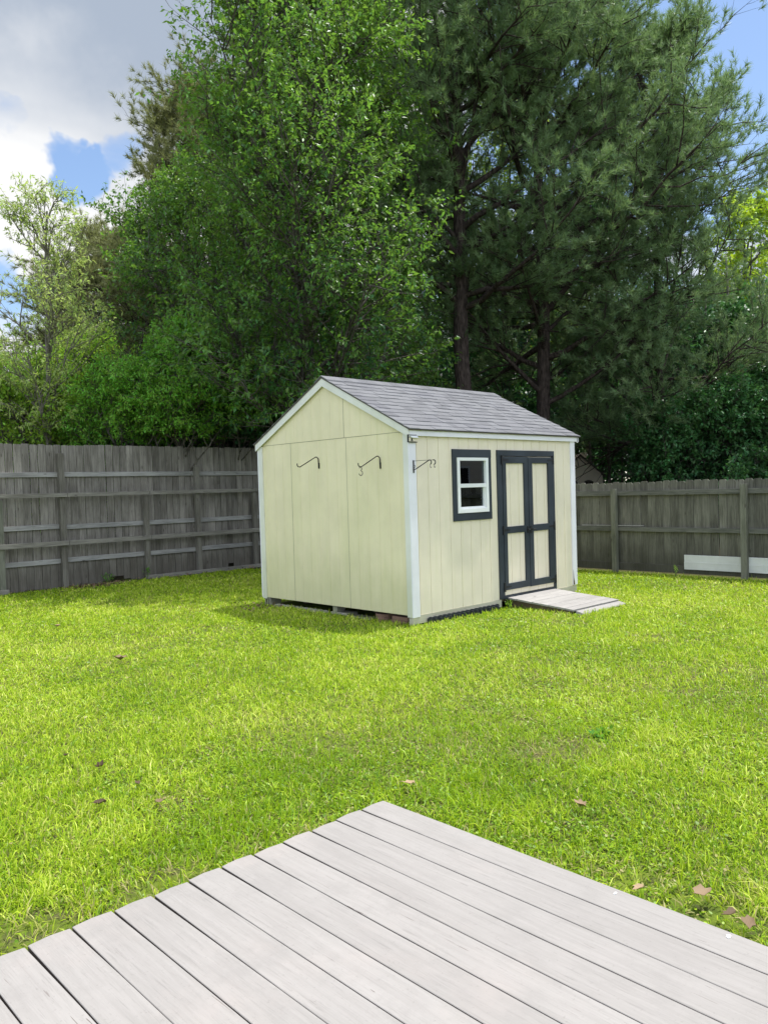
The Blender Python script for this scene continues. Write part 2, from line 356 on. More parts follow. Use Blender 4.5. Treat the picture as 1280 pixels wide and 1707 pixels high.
DX1, DY1, DZ = -4.632, -4.29, .35        # deck corner
def grass():
    rng = np.random.default_rng(5)
    m, t = mat('grass_blades')
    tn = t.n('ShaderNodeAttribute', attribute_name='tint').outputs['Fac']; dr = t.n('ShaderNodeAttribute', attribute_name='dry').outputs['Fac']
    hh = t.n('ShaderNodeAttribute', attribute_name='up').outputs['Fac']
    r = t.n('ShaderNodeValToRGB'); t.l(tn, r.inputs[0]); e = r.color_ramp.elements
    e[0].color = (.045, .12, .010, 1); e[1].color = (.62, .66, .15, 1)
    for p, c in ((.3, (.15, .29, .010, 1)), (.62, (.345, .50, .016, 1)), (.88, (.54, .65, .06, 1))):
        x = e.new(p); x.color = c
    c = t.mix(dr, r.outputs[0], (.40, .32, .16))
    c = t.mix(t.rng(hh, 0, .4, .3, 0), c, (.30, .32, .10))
    p = t.bsdf(c, .42, .22)
    tr = t.n('ShaderNodeBsdfTranslucent'); t.l(t.mix(.4, c, (.46, .63, .012)), tr.inputs[0])
    mx = t.n('ShaderNodeMixShader'); mx.inputs[0].default_value = .38; t.l(p, mx.inputs[1]); t.l(tr.outputs[0], mx.inputs[2])
    t.out(mx.outputs[0])
    P = []
    def dens(D): return np.interp(D, [2.4, 4, 6, 9, 13, 18], [9500, 8200, 5200, 3000, 1900, 1400])
    # sample in rings of distance from the camera
    edges = [2.2, 3, 4, 5, 6, 7.5, 9, 11, 13, 15, 18]
    for a, b in zip(edges[:-1], edges[1:]):
        d = float(dens((a+b)/2)); area = PI*(b*b-a*a)*150/360
        n = int(area*d); ang = math.atan2(FW[1], FW[0])+rng.uniform(-R(75), R(75), n); rr = np.sqrt(rng.uniform(a*a, b*b, n))
        x = CAM[0]+rr*np.cos(ang); y = CAM[1]+rr*np.sin(ang)
        off = np.abs(ang-math.atan2(FW[1], FW[0]))
        keep = (off < R(34)) | (rng.random(n) < .22)
        P.append(np.stack([x[keep], y[keep], rr[keep]], 1))
    P = np.concatenate(P); x, y, D = P.T
    ok = (x < 6.62) & (y < 8.36) & (x > -14)
    ok &= ~((x < DX1-.0) & (y < DY1-.0))
    ok &= ~((x > .06) & (x < 3.60) & (y > -.02) & (y < 3.2))
    ok &= ~((x > 1.93) & (x < 3.1) & (y > -1.13) & (y < .1))
    # worn places: grass thins out
    thin = vnoise(x*1.1+9, y*1.1+4, 11)
    bare = np.zeros_like(x)
    worn = [(1180, 1520, .22, .9), (1060, 1465, .16, .8), (600, 1362, .12, .8), (520, 1385, .18, .9), (300, 1465, .20, .95), (250, 1490, .22, .8), (60, 1555, .22, .9), (420, 1415, .14, .6), (720, 1345, .10, .6),
            (750, 1165, .45, .55), (830, 1190, .35, .45), (925, 1247, .13, 1.0), (760, 1240, .35, .5), (1090, 1062, .35, .4), (1240, 1120, .5, .3), (560, 1240, .3, .3), (300, 1335, .14, .5), (110, 1220, .3, .25), (1020, 1130, .5, .3), (380, 1150, .5, .15), (1010, 1440, .12, .5)]
    for bx, by, br, s in [(*gp(a, b_, .02)[:2], c_, d_) for a, b_, c_, d_ in worn]:
        q = ((x-bx)**2+(y-by)**2)/br**2; bare = np.maximum(bare, s*np.exp(-q*q))
    for bx, by, br, s in ((-2.74, -3.9, .30, .75), (-3.2, -2.6, .75, .45), (-4.75, -4.45, .5, .4), (-5.3, -4.1, .35, .65), (-6.1, -4.1, .4, .6), (-4.3, -4.9, .35, .4), (-3.95, -5.5, .5, .55),
                          (-1.3, -2.5, .8, .30), (-2.9, .9, 1.2, .12), (-.3, -4.0, 1.6, .12), (1.4, -1.1, .55, .35), (3.5, -3.0, 1.6, .10), (5.6, -1.0, .8, .35)):
        q = ((x-bx)**2+(y-by)**2)/br**2; bare = np.maximum(bare, s*np.exp(-q*q))
    bare = np.clip(bare*(.5+1.1*vnoise(x*3, y*3, 4)), 0, 1)
    ok &= rng.random(len(x)) > np.clip((thin-.62)*2.0, 0, .35)+bare*.8
    x, y, D, bare = x[ok], y[ok], D[ok], bare[ok]; n = len(x)
    big = vnoise(x*.55+3, y*.55+8, 21); mid = vnoise(x*2.1, y*2.1, 31); clump = vnoise(x*11, y*11, 41, 2)
    z0 = (vnoise(x*.5+40, y*.5+40, 3)-.5)*.04
    h = (.020+.036*clump+.020*rng.random(n))*(.7+.6*mid)*np.where(rng.random(n) < .06, 1.5, 1)*np.interp(D, [6, 12], [1.15, 1])
    wd = (.0026+.0036*rng.random(n)**1.5)*np.interp(D, [3, 6, 10, 16], [1, 1.15, 1.75, 2.7])
    az = rng.uniform(0, 2*PI, n)+(clump-.5)*3; lean = np.abs(rng.normal(.92, .45, n)); lean = np.clip(lean, .1, 1.5)
    faz = az+rng.uniform(-.9, .9, n)+PI/2
    Lx, Ly = np.cos(az), np.sin(az); Wx, Wy = np.cos(faz), np.sin(faz)
    ln = h*1.25
    def pt(s, bend):
        a = lean*bend
        return np.stack([x+Lx*ln*s*np.sin(a), y+Ly*ln*s*np.sin(a), z0-.004+ln*s*np.cos(a)], 1)
    p0 = pt(0, 0); p1 = pt(.5, .7); p2 = pt(1.0, 1.0)
    p2[:, 2] -= ln*.10*np.sin(lean); p2[:, 2] = np.maximum(p2[:, 2], z0+.002)
    # broad little leaves of clover and weeds low between the blades
    cl = (rng.random(n) < np.where(vnoise(x*1.7+2, y*1.7+6, 61) > .56, .34, .07))
    wd = np.where(cl, wd*2.6, wd); hc = np.where(cl, .010+.018*rng.random(n), 0)
    flat = cl[:, None]
    C0 = np.stack([x, y, z0+hc], 1); Ld = np.stack([Lx, Ly, .5*np.sin(faz*5)], 1)*(.010+.010*rng.random(n))[:, None]*np.interp(D, [3, 12], [1, 1.5])[:, None]
    p0 = np.where(flat, C0, p0); p1 = np.where(flat, C0+Ld*.55, p1); p2 = np.where(flat, C0+Ld, p2)
    W = np.stack([Wx, Wy, .25*np.sin(az*3)], 1)*wd[:, None]
    V = np.stack([p0-W*.5, p0+W*.5, p1-W*.55, p1+W*.55, p2], 1).reshape(-1, 3)
    b = np.arange(n)*5
    q = np.stack([b, b+1, b+3, b+2], 1); tr3 = np.stack([b+2, b+3, b+4], 1)
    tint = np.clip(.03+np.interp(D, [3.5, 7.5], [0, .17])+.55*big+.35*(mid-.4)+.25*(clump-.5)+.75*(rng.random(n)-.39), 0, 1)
    # fine-leaved greener patches and a few near the deck
    for bx, by, br in ((-2.6, -3.4, .7), (-3.7, -3.9, .35), (-3.9, -2.9, .5), (-4.9, -3.4, .4), (-1.2, -4.2, .6)):
        s_ = np.exp(-(((x-bx)**2+(y-by)**2)/br**2)**2); tint = tint*(1-.45*s_)+.30*.45*s_
    tint = np.where(cl, tint*.55+.1, tint)
    dry = np.where(rng.random(n) < .07+.35*bare+.12*np.clip(thin[ok]-.45, 0, 1), rng.uniform(.5, 1, n), 0)
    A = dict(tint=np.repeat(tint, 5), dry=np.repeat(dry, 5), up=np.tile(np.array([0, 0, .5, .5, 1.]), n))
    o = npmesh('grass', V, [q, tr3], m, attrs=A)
    tag(o, 'short bright yellow-green lawn grass covering the fenced yard', 'grass', kind='stuff')
grass()

# ------------------------------------------------------------------ deck
def deck():
    e = empty('deck', (DX1-2.5, DY1-2.3, 0), 'pale grey weathered wooden deck corner in the foreground', 'deck')
    mb = MB(); rnd = random.Random(3); x = DX1; gap = .0034; k = 0
    while x > -11.5:
        w_ = .1353+rnd.uniform(-.0015, .0015); y1 = DY1+rnd.uniform(-.007, .006); y0 = DY1-5.2
        xa, xb = x-w_, x; zt = DZ+rnd.uniform(-.0012, .0012); wob = rnd.uniform(-.0015, .0015)
        n = 14; ring = []
        c = .0018
        for i in range(n+1):
            yy = y1+(y0-y1)*i/n; wv = wob*math.sin(i*1.3+k); r = rnd.uniform(-.0009, .0009)
            rd = 0
            a, b = xa+wv+r, xb+wv*.5+rnd.uniform(-.0009, .0009)
            if i == 0: a += .003; b -= .003
            ring += [(a, yy, zt-.036), (a, yy, zt-c), (a+c, yy, zt), ((a+b)/2, yy+(.006 if i == 0 else 0), zt+.0006), (b-c, yy, zt), (b, yy, zt-c), (b, yy, zt-.036)]
        f = []
        for i in range(n):
            for j in range(7):
                p, q = i*7+j, i*7+(j+1) % 7
                f.append((p, q, q+7, p+7))
        f.append(tuple(range(6, -1, -1))); f.append(tuple(n*7+j for j in range(7)))
        mb.add(ring, f)
        x -= w_+gap*rnd.uniform(.7, 1.35); k += 1
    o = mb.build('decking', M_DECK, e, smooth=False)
    mb = MB()
    for i in range(10):
        yy = DY1-.05-i*.5; mb.box(-11.4, DX1-.02, yy-.04, yy, .17, DZ-.042)
    mb.box(DX1-.06, DX1-.022, DY1-5.1, DY1-.092, .12, DZ-.044)
    mb.build('joists', M_DECK_SIDE, e)
    for xx in (DX1-.12, DX1-2.2, DX1-4.4):
        for yy in (DY1-.16, DY1-2.6): mb = MB(); mb.box(xx-.045, xx+.045, yy-.045, yy+.045, -.1, .168); mb.build('support_post', M_DECK_SIDE, e)
    mb = MB()                                       # nail heads and small chips
    for (xx, yy, r, n) in [(DX1-.035-.1413*i+dx, DY1-.045+dy, .0035, 7) for i in range(40) for dx, dy in ((0, 0), (-.07, -.004), (0, -.61), (-.07, -.61), (0, -1.22), (-.07, -1.22))]:
        xx += rnd.uniform(-.008, .008); yy += rnd.uniform(-.01, .01)
        if rnd.random() < .16:
            mb = MB(); mb.prism([(xx+r*math.cos(2*PI*j/n), yy+r*math.sin(2*PI*j/n), DZ+.0004) for j in range(n)], (0, 0, .0016)); mb.build('nail_head', M_BLACK, e)
deck()
def dropping(x, y, r, label, m):
    mb = MB(); n = 11; rnd = random.Random(int(x*1000))
    rr = [r*rnd.uniform(.7, 1.2) for _ in range(n)]
    mb.prism([(x+rr[j]*1.3*math.cos(2*PI*j/n), y+rr[j]*.8*math.sin(2*PI*j/n), DZ+.0005) for j in range(n)], (0, 0, .002))
    tag(mb.build('paint_fleck', m), label, 'fleck')
dropping(-4.664, -5.434, .006, 'pinkish white fleck on the outer deck board, farther from the camera', M_VINYL)
dropping(-4.662, -5.806, .008, 'larger white fleck on the outer deck board at the right edge of the picture', M_VINYL)

# ------------------------------------------------------------------ the shed
SL, SW, ZB, ZE, ZR = 3.66, 3.186, .134, 2.47, 3.27
SLOPE = (ZR-ZE)/(SW/2)
def roofz(v): return ZE+SLOPE*(SW/2-abs(v-SW/2))
def quadwall(mb, pts, plane, topf, openings=()):
    """pts = [(s, depth)] profile; plane maps (s, depth, z) to a point; topf(s) gives top"""
    for (a, da), (b, db) in zip(pts[:-1], pts[1:]):
        cuts = [(ZB, None)]
        op = [o for o in openings if a >= o[0]-1e-6 and b <= o[1]+1e-6]
        segs = [(ZB, None)] if not op else ([(ZB, op[0][2])] if op[0][2] > ZB+.01 else [])+[(op[0][3], None)]
        for z0, z1 in segs:
            za, zb = (topf(a) if z1 is None else z1), (topf(b) if z1 is None else z1)
            mb.add([plane(a, da, z0), plane(b, db, z0), plane(b, db, zb), plane(a, da, za)], [(0, 1, 2, 3)])
def groove_profile(s0, s1, first, cuts=(), seams=(), w_=.009, d=.006):
    g = []; s = first
    while s < s1-.02:
        if s > s0+.02: g.append((s, .012 if any(abs(s-q) < .03 for q in seams) else d))
        s += .2032
    ev = [(s0, 0)]
    for s, dd in g:
        if any(c[0]-.02 < s < c[1]+.02 for c in cuts): continue
        ev += [(s-w_/2, 0), (s-w_/2+.001, dd), (s+w_/2-.001, dd), (s+w_/2, 0)]
    for c in cuts: ev += [(c[0], 0), (c[1], 0)]
    ev.append((s1, 0)); ev.sort(key=lambda t: t[0]); return ev
def shed():
    e = empty('garden_shed', (SL/2, SW/2, ZB), 'cream wooden garden shed with grey shingle roof and charcoal double doors', 'shed')
    WIN = (.925, 1.485, 1.40, 2.11); DOOR = (1.80, 3.07, ZB, 2.165)
    # front wall (faces -y)
    mb = MB()
    ftop = lambda s: ZE-.02
    pr = []
    full = groove_profile(0, SL, .13)
    # columns crossing the openings are split there
    ss = sorted(full+[(WIN[0], 0), (WIN[1], 0), (DOOR[0], 0), (DOOR[1], 0)], key=lambda t: t[0])
    quadwall(mb, ss, lambda s, d, z: (s, d, z), ftop, [WIN, DOOR])
    # back and right walls
    mb.build('front_wall', M_CREAM, e)
    mb = MB(); quadwall(mb, groove_profile(0, SL, .1), lambda s, d, z: (s, SW-d, z), ftop)
    mb.build('back_wall', M_CREAM, e)
    mb = MB(); quadwall(mb, groove_profile(0, SW, .1), lambda s, d, z: (SL-d, s, z), lambda s: roofz(s)-.02)
    mb.build('right_gable_wall', M_CREAM, e)
    # left gable wall: lower panels, then the gable panel lapped over them
    SEAMV, HS = (1.174, 2.394), 2.435
    mb = MB()
    pr = groove_profile(0, SW, 1.174-5*.2032, d=.003, w_=.007, seams=())
    quadwall(mb, pr, lambda s, d, z: (d, s, z), lambda s: min(HS-.003, roofz(s)-.01))
    up = groove_profile(0, SW, .06, d=.003, w_=.007)
    up = sorted(up+[(SW/2, 0)], key=lambda t: t[0])
    for (a, da), (b, db) in zip(up[:-1], up[1:]):
        za, zb = roofz(a)-.01, roofz(b)-.01
        if max(za, zb) > HS+.01: mb.add([(da-.004, a, HS), (db-.004, b, HS), (db-.004, b, max(zb, HS)), (da-.004, a, max(za, HS))], [(0, 1, 2, 3)])
    mb.build('left_gable_wall', M_CREAM_A, e)
    mb = MB()
    for v in SEAMV: mb.box(-.0012, .002, v-.0025, v+.0025, ZB, HS-.002)
    mb.box(-.0062, .001, 1.20, 1.207, HS, roofz(1.2)-.03)
    mb.box(-.0015, .001, .06, SW-.06, HS-.006, HS+.0005)
    mb.build('panel_seam', M_SEAM, e)
    # corner trim
    mb = MB(); t = .019
    for q in ((-t, .105, -t, 0, ZB-.02, ZE-.085), (SL-.10, SL+t, -t, 0, ZB+.015, ZE-.085), (-t, .10, SW, SW+t, ZB, ZE-.05), (SL-.10, SL+t, SW, SW+t, ZB, ZE-.05)):
        mb = MB(); mb.box(*q); mb.build('corner_trim', M_WHITE, e, bevel=.002)
    for q in ((-t, 0, 0, .085, ZB-.02, roofz(.0)-.05), (-t, 0, SW-.10, SW, ZB-.02, roofz(0)-.05), (SL, SL+t, 0, .085, ZB+.015, roofz(.0)-.05), (SL, SL+t, SW-.10, SW, ZB, roofz(0)-.05)):
        mb = MB(); mb.box(*q); mb.build('side_corner_trim', M_WHITE_A, e, bevel=.002)
    # fascia and rake boards
    for q in ((-.02, SL+.10, -.040, -.0195, ZE-.095, ZE+.004), (-.02, SL+.10, SW+.0195, SW+.04, ZE-.095, ZE)):
        mb = MB(); mb.box(*q); mb.build('fascia', M_WHITE, e, bevel=.002)
    for sx, nm in ((-.0215, 'rake_board'), (SL+.082, 'rake_board')):
        mb = MB(); wv = .105
        for sg in (0, 1):
            y0, y1 = (-.040, SW/2) if sg == 0 else (SW+.04, SW/2)
            f = lambda v: ZE+SLOPE*((v) if sg == 0 else (SW-v))
            mb.prism([(sx-.020, y0, f(y0)+.004), (sx-.020, y1, f(y1)+.004), (sx-.020, y1, f(y1)-wv), (sx-.020, y0, f(y0)-wv*.86)], (.018, 0, 0))
        mb.build(nm, M_WHITE_A, e)
    # roof: deck, drip edge, shingle courses, ridge caps
    ang = math.atan(SLOPE)
    U0, U1 = -.055, SL+.115
    rf = None
    mb = MB()
    for sg in (0, 1):
        for (a, b, th0, th1) in ((-.062, SW/2, .004, .018),):
            P = []
            for (v, dz) in ((a, th0), (b, th0), (b, th1), (a, th1)):
                y = v if sg == 0 else SW-v; P.append((U0+.006, y, ZE+SLOPE*v+dz))
            mb.prism(P, (U1-U0-.012, 0, 0))
    rf = mb.build('roof', M_DRIP, e)
    mb = MB(); rnd = random.Random(11)
    Ls = math.hypot(SW/2+.07, SLOPE*(SW/2+.07)); nC = 13; ex = Ls/nC
    for sg in (0, 1):
        for c in range(nC):
            d0 = c*ex-(.004 if c == 0 else .02); d1 = (c+1)*ex+.03 if c < nC-1 else Ls
            u = U0-rnd.uniform(0, .25); cuts = []
            while u < U1:
                wd = rnd.choice((.11, .16, .19, .24, .30)); a, b = max(u, U0), min(u+wd, U1)
                if b-a > .01:
                    th = rnd.choice((.0055, .0065, .0105, .0115)); P = []
                    j0 = rnd.uniform(-.003, .003)
                    for (dd, hh) in ((d0+j0, .019), (d1, .019), (d1, .021), (d0+j0, .020+th)):
                        v = -.07+dd*math.cos(ang); y = v if sg == 0 else SW-v
                        z = ZE+SLOPE*v+hh+(0 if dd > d0+.05 else .004)
                        P.append((a+.0012, y, z))
                    mb.prism(P, (b-a-.0024, 0, 0))
                u += wd
    mb.build('shingles', M_SHING, rf)
    mb = MB(); u = U0
    while u < U1-.02:
        b = min(u+.16, U1)
        for sg in (-1, 1):
            P = [(u, SW/2, ZR+.030), (u, SW/2+sg*.13, ZR+.030-SLOPE*.13), (u, SW/2+sg*.13, ZR+.038-SLOPE*.13), (u, SW/2, ZR+.042)]
            mb.prism([(p[0], p[1], p[2]+rnd.uniform(0, .001)) for p in P], (b-u-.002, 0, 0))
        u = b
    mb.build('ridge_cap', M_SHING, rf)
    # floor and skids
    mb = MB(); mb.box(.34, SL-.02, .02, SW-.02, ZB-.03, ZB-.001)
    for v in (.35, 1.1, 1.9, 2.7): mb.box(.45, SL-.4, v, v+.09, .0, ZB-.032)
    mb.build('floor', M_INNER, e)
    for q in ((-.012, 1.765, -.006, .03, .03, ZB-.002), (3.10, SL+.01, -.006, .03, .045, ZB-.002)):
        mb = MB(); mb.box(*q); mb.build('skirt_board', M_SKIRT, e)
    # window: charcoal trim, white frame, two sashes
    w_ = MB()
    w_.box(.790, 1.588, -.024, -.001, 2.115, 2.222)
    w_.box(.790, .868, -.021, -.001, 1.375, 2.115)
    w_.box(1.515, 1.588, -.021, -.001, 1.375, 2.115)
    w_.box(.790, 1.588, -.022, -.001, 1.275, 1.375)
    win = w_.build('window', M_NAVY, e, bevel=.002)
    f = MB(); a, b, lo, hi = .870, 1.513, 1.378, 2.112
    f.box(a, a+.05, -.034, .05, lo, hi); f.box(b-.05, b, -.034, .05, lo, hi)
    f.box(a+.05, b-.05, -.034, .05, hi-.04, hi); f.box(a+.05, b-.05, -.036, .05, lo, lo+.055)
    f.box(a+.05, b-.05, -.026, .05, 1.715, 1.765)
    f.build('window_frame', M_VINYL, win, bevel=.0015)
    f = MB(); f.box(a+.055, a+.075, -.012, .04, lo+.056, 1.714); f.box(b-.075, b-.055, -.012, .04, lo+.056, 1.714)
    f.box(a+.075, b-.075, -.012, .04, lo+.056, lo+.08)
    f.build('sash', M_VINYL, win)
    f = MB(); f.box(a+.052, b-.052, .004, .007, 1.767, hi-.042); f.build('pane', M_GLASS, win)
    f = MB(); f.box(a+.077, b-.077, .014, .017, lo+.082, 1.712); f.build('pane', M_GLASS, win)
    # door surround
    d = MB(); d.box(1.725, 3.107, -.024, -.001, 2.142, 2.222); d.box(1.725, 1.832, -.021, -.001, ZB+.004, 2.142)
    d.box(3.055, 3.107, -.021, -.001, ZB+.004, 2.142); d.box(1.832, 3.055, -.022, .03, ZB-.004, .175)
    d.build('door_surround', M_NAVY, e, bevel=.002)
    for k, (a, b, pa, pb, dz, dv) in enumerate(((1.837, 2.428, 1.912, 2.335, 0, 0), (2.434, 3.050, 2.532, 2.932, -.006, .004))):
        p = MB()
        ev = groove_profile(a, b, pa+.11+.01*k, w_=.008, d=.006)
        for (s0, d0), (s1, d1) in zip(ev[:-1], ev[1:]):
            p.add([(s0, d0-.004, .182), (s1, d1-.004, .182), (s1, d1-.004, 2.135), (s0, d0-.004, 2.135)], [(0, 1, 2, 3)])
        p.box(a, b, .012, .03, .182, 2.135)
        door = p.build('door', M_CREAM, e)
        q = MB(); y0, y1 = -.028-dv, -.0045
        q.box(a, pa, y0, y1, .255+dz, 2.132+dz); q.box(pb, b, y0, y1, .255+dz, 2.132+dz)
        q.box(pa, pb, y0, y1, 2.038, 2.132+dz); q.box(pa, pb, y0, y1, 1.050, 1.145); q.box(pa, pb, y0, y1, .255+dz, .345)
        q.build('door_trim', M_NAVY, door, bevel=.002)
        for zc in (2.085, 1.10, .30):
            h = MB(); xx = a if k == 0 else b; s = 1 if k == 0 else -1
            h.box(min(xx-s*.030, xx-s*.002), max(xx-s*.030, xx-s*.002), y0-.008, y0+.006, zc-.065, zc+.065)
            h.prism([(xx, y0-.006, zc-.018), (xx+s*.13, y0-.006, zc-.007), (xx+s*.13, y0-.006, zc+.007), (xx, y0-.006, zc+.018)], (0, .005, 0))
            h.build('hinge', M_BLACK, door)
        h = MB(); xx = b-.035 if k == 0 else a+.03
        h.box(xx-.02, xx+.02, y0-.006, y0, 1.03, 1.13)
        h.tube([(xx, y0-.003, 1.085), (xx, y0-.045, 1.085), (xx+(.05 if k == 0 else .055)*(-1 if k == 0 else 1), y0-.05, 1.083)], .008, 8)
        h.build('door_handle', M_BLACK, door)
shed()

def rot_patch():
    m = MB(); z = .155; P = [(SL-.098, -.0196, z), (SL-.055, -.0196, z), (SL-.062, -.0196, z+.05), (SL-.078, -.0196, z+.10), (SL-.088, -.0196, z+.19), (SL-.098, -.0196, z+.24)]
    m.prism(P, (0, -.0012, 0)); return m
rp = rot_patch().build('peeled_paint', M_INNER, next(o for o in bpy.data.objects if o.name == 'garden_shed'))
def solar_light():
    e = empty('wall_light', (.02, -.04, 2.33), 'small black framed light with white hood under the eave at the shed corner', 'wall light')
    m = MB(); y0, y1 = -.040, -.021; x0, x1, z0, z1 = -.045, .115, 2.292, 2.388; t = .010
    m.box(x0, x0+t, y0, y1, z0, z1); m.box(x0+t, x1, y0, y1, z0, z0+t); m.box(x0+t, x1-.01, y0, y1, z1-t, z1)
    m.box(x0+t, x1, y1-.004, y1-.001, z0+t, z1-t)
    m.build('housing', M_BLACK, e)
    m = MB(); m.prism([(x0+.03, y0-.002, 2.374), (x1, y0-.002, 2.374), (x1, y0-.022, 2.35), (x0+.05, y0-.022, 2.35)], (0, .012, -.006))
    m.build('hood', M_VINYL, e)
    m = MB(); m.box(x0+.012, x1-.002, y1-.012, y1-.005, z0+.012, z1-.035); m.build('backplate', M_CREAM, e)
    m = MB(); m.box(.012, .024, y0-.006, y0+.03, 2.318, 2.344); m.box(.004, .036, y0-.006, y0+.03, 2.312, 2.318); m.build('sensor', M_BLACK, e)
solar_light()

def arc(c, r, a0, a1, n, ax, az_):
    c = Vector(c); return [c+Vector(ax)*(r*math.cos(a0+(a1-a0)*i/n))+Vector(az_)*(r*math.sin(a0+(a1-a0)*i/n)) for i in range(n+1)]
def plant_hook(y, zoff, label, hang):
    e = empty('plant_hook', (-.003, y, 2.08+zoff), label, 'plant hook', 'curved hooks on the gable wall')
    m = MB(); z = zoff
    P = [(-.010, y, 2.05+z), (-.012, y, 2.16+z)]+arc((-.052, y, 2.16+z), .040, 0, 2.2, 7, (1, 0, 0), (0, 0, 1))
    P += [(-.34, y, 2.062+z)]+arc((-.352, y, 2.098+z), .034, -PI*.42, -PI*1.12, 8, (1, 0, 0), (0, 0, 1))
    m.tube(P, .0068, 8); m.build('arm', M_BLACK, e, smooth=True)
    m = MB(); m.box(-.008, -.001, y-.012, y+.012, 2.04+z, 2.12+z); m.build('wall_plate', M_BLACK, e)
    if hang:
        m = MB(); c = -.350
        P = arc((c, y, 2.040+z), .022, PI*.9, -.3, 6, (1, 0, 0), (0, 0, 1))+arc((c+.004, y, 1.985+z), .030, PI*.5, -PI*.95, 9, (1, 0, 0), (0, 0, 1))
        s = m; s.tube(P, .0048, 7)
        tag(m.build('s_hook', M_BLACK, None, smooth=True), 'small black metal ring hook hanging from the end of the curved plant hook', 'hook')
plant_hook(1.752, 0, 'empty black curved plant hook on the gable wall, farther from the white corner', False)
plant_hook(.512, -.05, 'black curved plant hook nearer the white corner, a small ring hook hanging from it', True)
def bracket():
    x = .052; e = empty('plant_bracket', (x, -.02, 1.98), 'black scrolled plant bracket screwed to the white corner trim beside the window', 'plant bracket')
    m = MB(); m.box(x-.009, x+.009, -.027, -.0195, 1.915, 2.072); m.build('wall_plate', M_BLACK, e)
    m = MB(); m.tube([(x, -.025, 2.062), (x, -.15, 2.064), (x, -.365, 2.062)], .0032, 6)
    m.tube([(x, -.025, 1.957), (x, -.06, 1.962), (x, -.290, 2.064)], .0062, 7)
    m.tube(arc((x, -.295, 2.036), .028, PI*.6, -PI*.35, 8, (0, -1, 0), (0, 0, 1)), .0065, 7)
    m.tube(arc((x, -.362, 2.034), .028, PI*.6, -PI*.45, 8, (0, -1, 0), (0, 0, 1)), .0065, 7)
    m.tube(arc((x, -.038, 1.995), .014, PI*.5, -PI*.5, 6, (0, -1, 0), (0, 0, 1)), .003, 6)
    m.build('arm', M_BLACK, e, smooth=True)
    for yy in (-.302, -.366): m = MB(); m.tube([(x, yy, 2.012), (x, yy, 1.985)]+arc((x, yy-.010, 1.978), .010, PI, PI*2.2, 6, (0, -1, 0), (0, 0, 1)), .0028, 6); m.build('hanging_hook', M_BLACK, e, smooth=True)
bracket()

def ramp():
    e = empty('ramp', (2.5, -.5, 0), 'pale weathered wooden ramp leading up to the double doors', 'ramp')
    zt0, zt1 = .150, .062; xa0, xb0, xa1, xb1 = 1.885, 3.045, 1.945, 3.10; yA, yB = -.026, -1.055
    m = MB(); n = 8; rnd = random.Random(5)
    for i in range(n):
        f0, f1 = i/n, (i+1)/n-.004
        y0, y1 = yA+(yB-yA)*f0, yA+(yB-yA)*f1; z0, z1 = zt0+(zt1-zt0)*f0, zt0+(zt1-zt0)*f1
        a0 = xa0+(xa1-xa0)*f0; b0 = xb0+(xb1-xb0)*f0; j = rnd.uniform(-.006, .006); j2 = rnd.uniform(-.006, .006); dz = rnd.uniform(-.001, .001)
        m.hexa([(a0+j, y0, z0-.025), (b0+j2, y0, z0-.025), (b0+j2, y1, z1-.025), (a0+j, y1, z1-.025)], [(a0+j, y0, z0+dz), (b0+j2, y0, z0+dz), (b0+j2, y1, z1+dz), (a0+j, y1, z1+dz)])
    m.build('treads', M_RAMP, e, bevel=.002)
    m = MB()
    for x0 in (1.95, 2.47, 3.00):
        m.prism([(x0, yA, zt0-.028), (x0, yB+.03, zt1-.028), (x0, yB+.03, .0), (x0, yA, .0)], (.04, 0, 0))
    m.build('stringer', M_INNER, e)
    m = MB(); m.hexa([(1.96, -1.20, .002), (3.10, -1.17, .002), (3.09, -1.062, .002), (1.97, -1.062, .002)], [(1.97, -1.19, .020), (3.09, -1.16, .020), (3.08, -1.065, .045), (1.98, -1.065, .045)])
    tag(m.build('concrete_strip', M_RAMP, None, bevel=.004), 'rough pale strip lying at the foot of the wooden ramp', 'strip')
ramp()

# things under and around the shed
def edging(x0, x1, y, h, r, m_, label, along='x', name='garden_edging'):
    m = MB(); n = int((x1-x0)/(2*r)); P = []
    for i in range(n):
        c = x0+(i+.5)*2*r
        for j in range(6): P.append((c-r*math.cos(PI*j/5), h+r*.55*math.sin(PI*j/5)))
    P = [(x0, -.02)]+P+[(x0+n*2*r, -.02)]
    if along == 'x': m.prism([(a, y, b) for a, b in P][::-1], (0, .018, 0))
    else: m.prism([(y, a, b) for a, b in P], (.05, 0, 0))
    for i in range(n):
        c = x0+(i+.5)*2*r
        if along == 'x': m.tube([(c, y+.002, -.02), (c, y+.002, h)], r*.55, 8)
        else: m.tube([(y+.006, c, -.02), (y+.006, c, h)], r*.6, 8)
    tag(m.build(name, m_), label, 'edging')
edging(.22, 1.66, -.045, .070, .045, M_PLAST, 'black scalloped plastic edging along the front foot of the shed')
edging(1.70, 3.00, .0, .020, .055, M_CONC, 'grey scalloped concrete edging under the gable wall of the shed', 'y', 'concrete_edging')
def block(x0, x1, y0, y1, z0, z1, label, hole=True):
    m = MB(); t = .03
    if hole:
        m.box(x0, x1, y0, y0+t, z0, z1); m.box(x0, x1, y1-t, y1, z0, z1); m.box(x0, x1, y0+t, y1-t, z1-t, z1-.0005); m.box(x0, x1, y0+t, y1-t, z0+.0005, z0+t)
        m.box(x0, x1, (y0+y1)/2-t/2, (y0+y1)/2+t/2, z0+t, z1-t); m.box(x0+.06, x1-.06, y0+t, y1-t, z0+t, z1-t)
    else: m.box(x0, x1, y0, y1, z0, z1)
    tag(m.build('concrete_block', M_CONC, None, bevel=.004), label, 'concrete block')
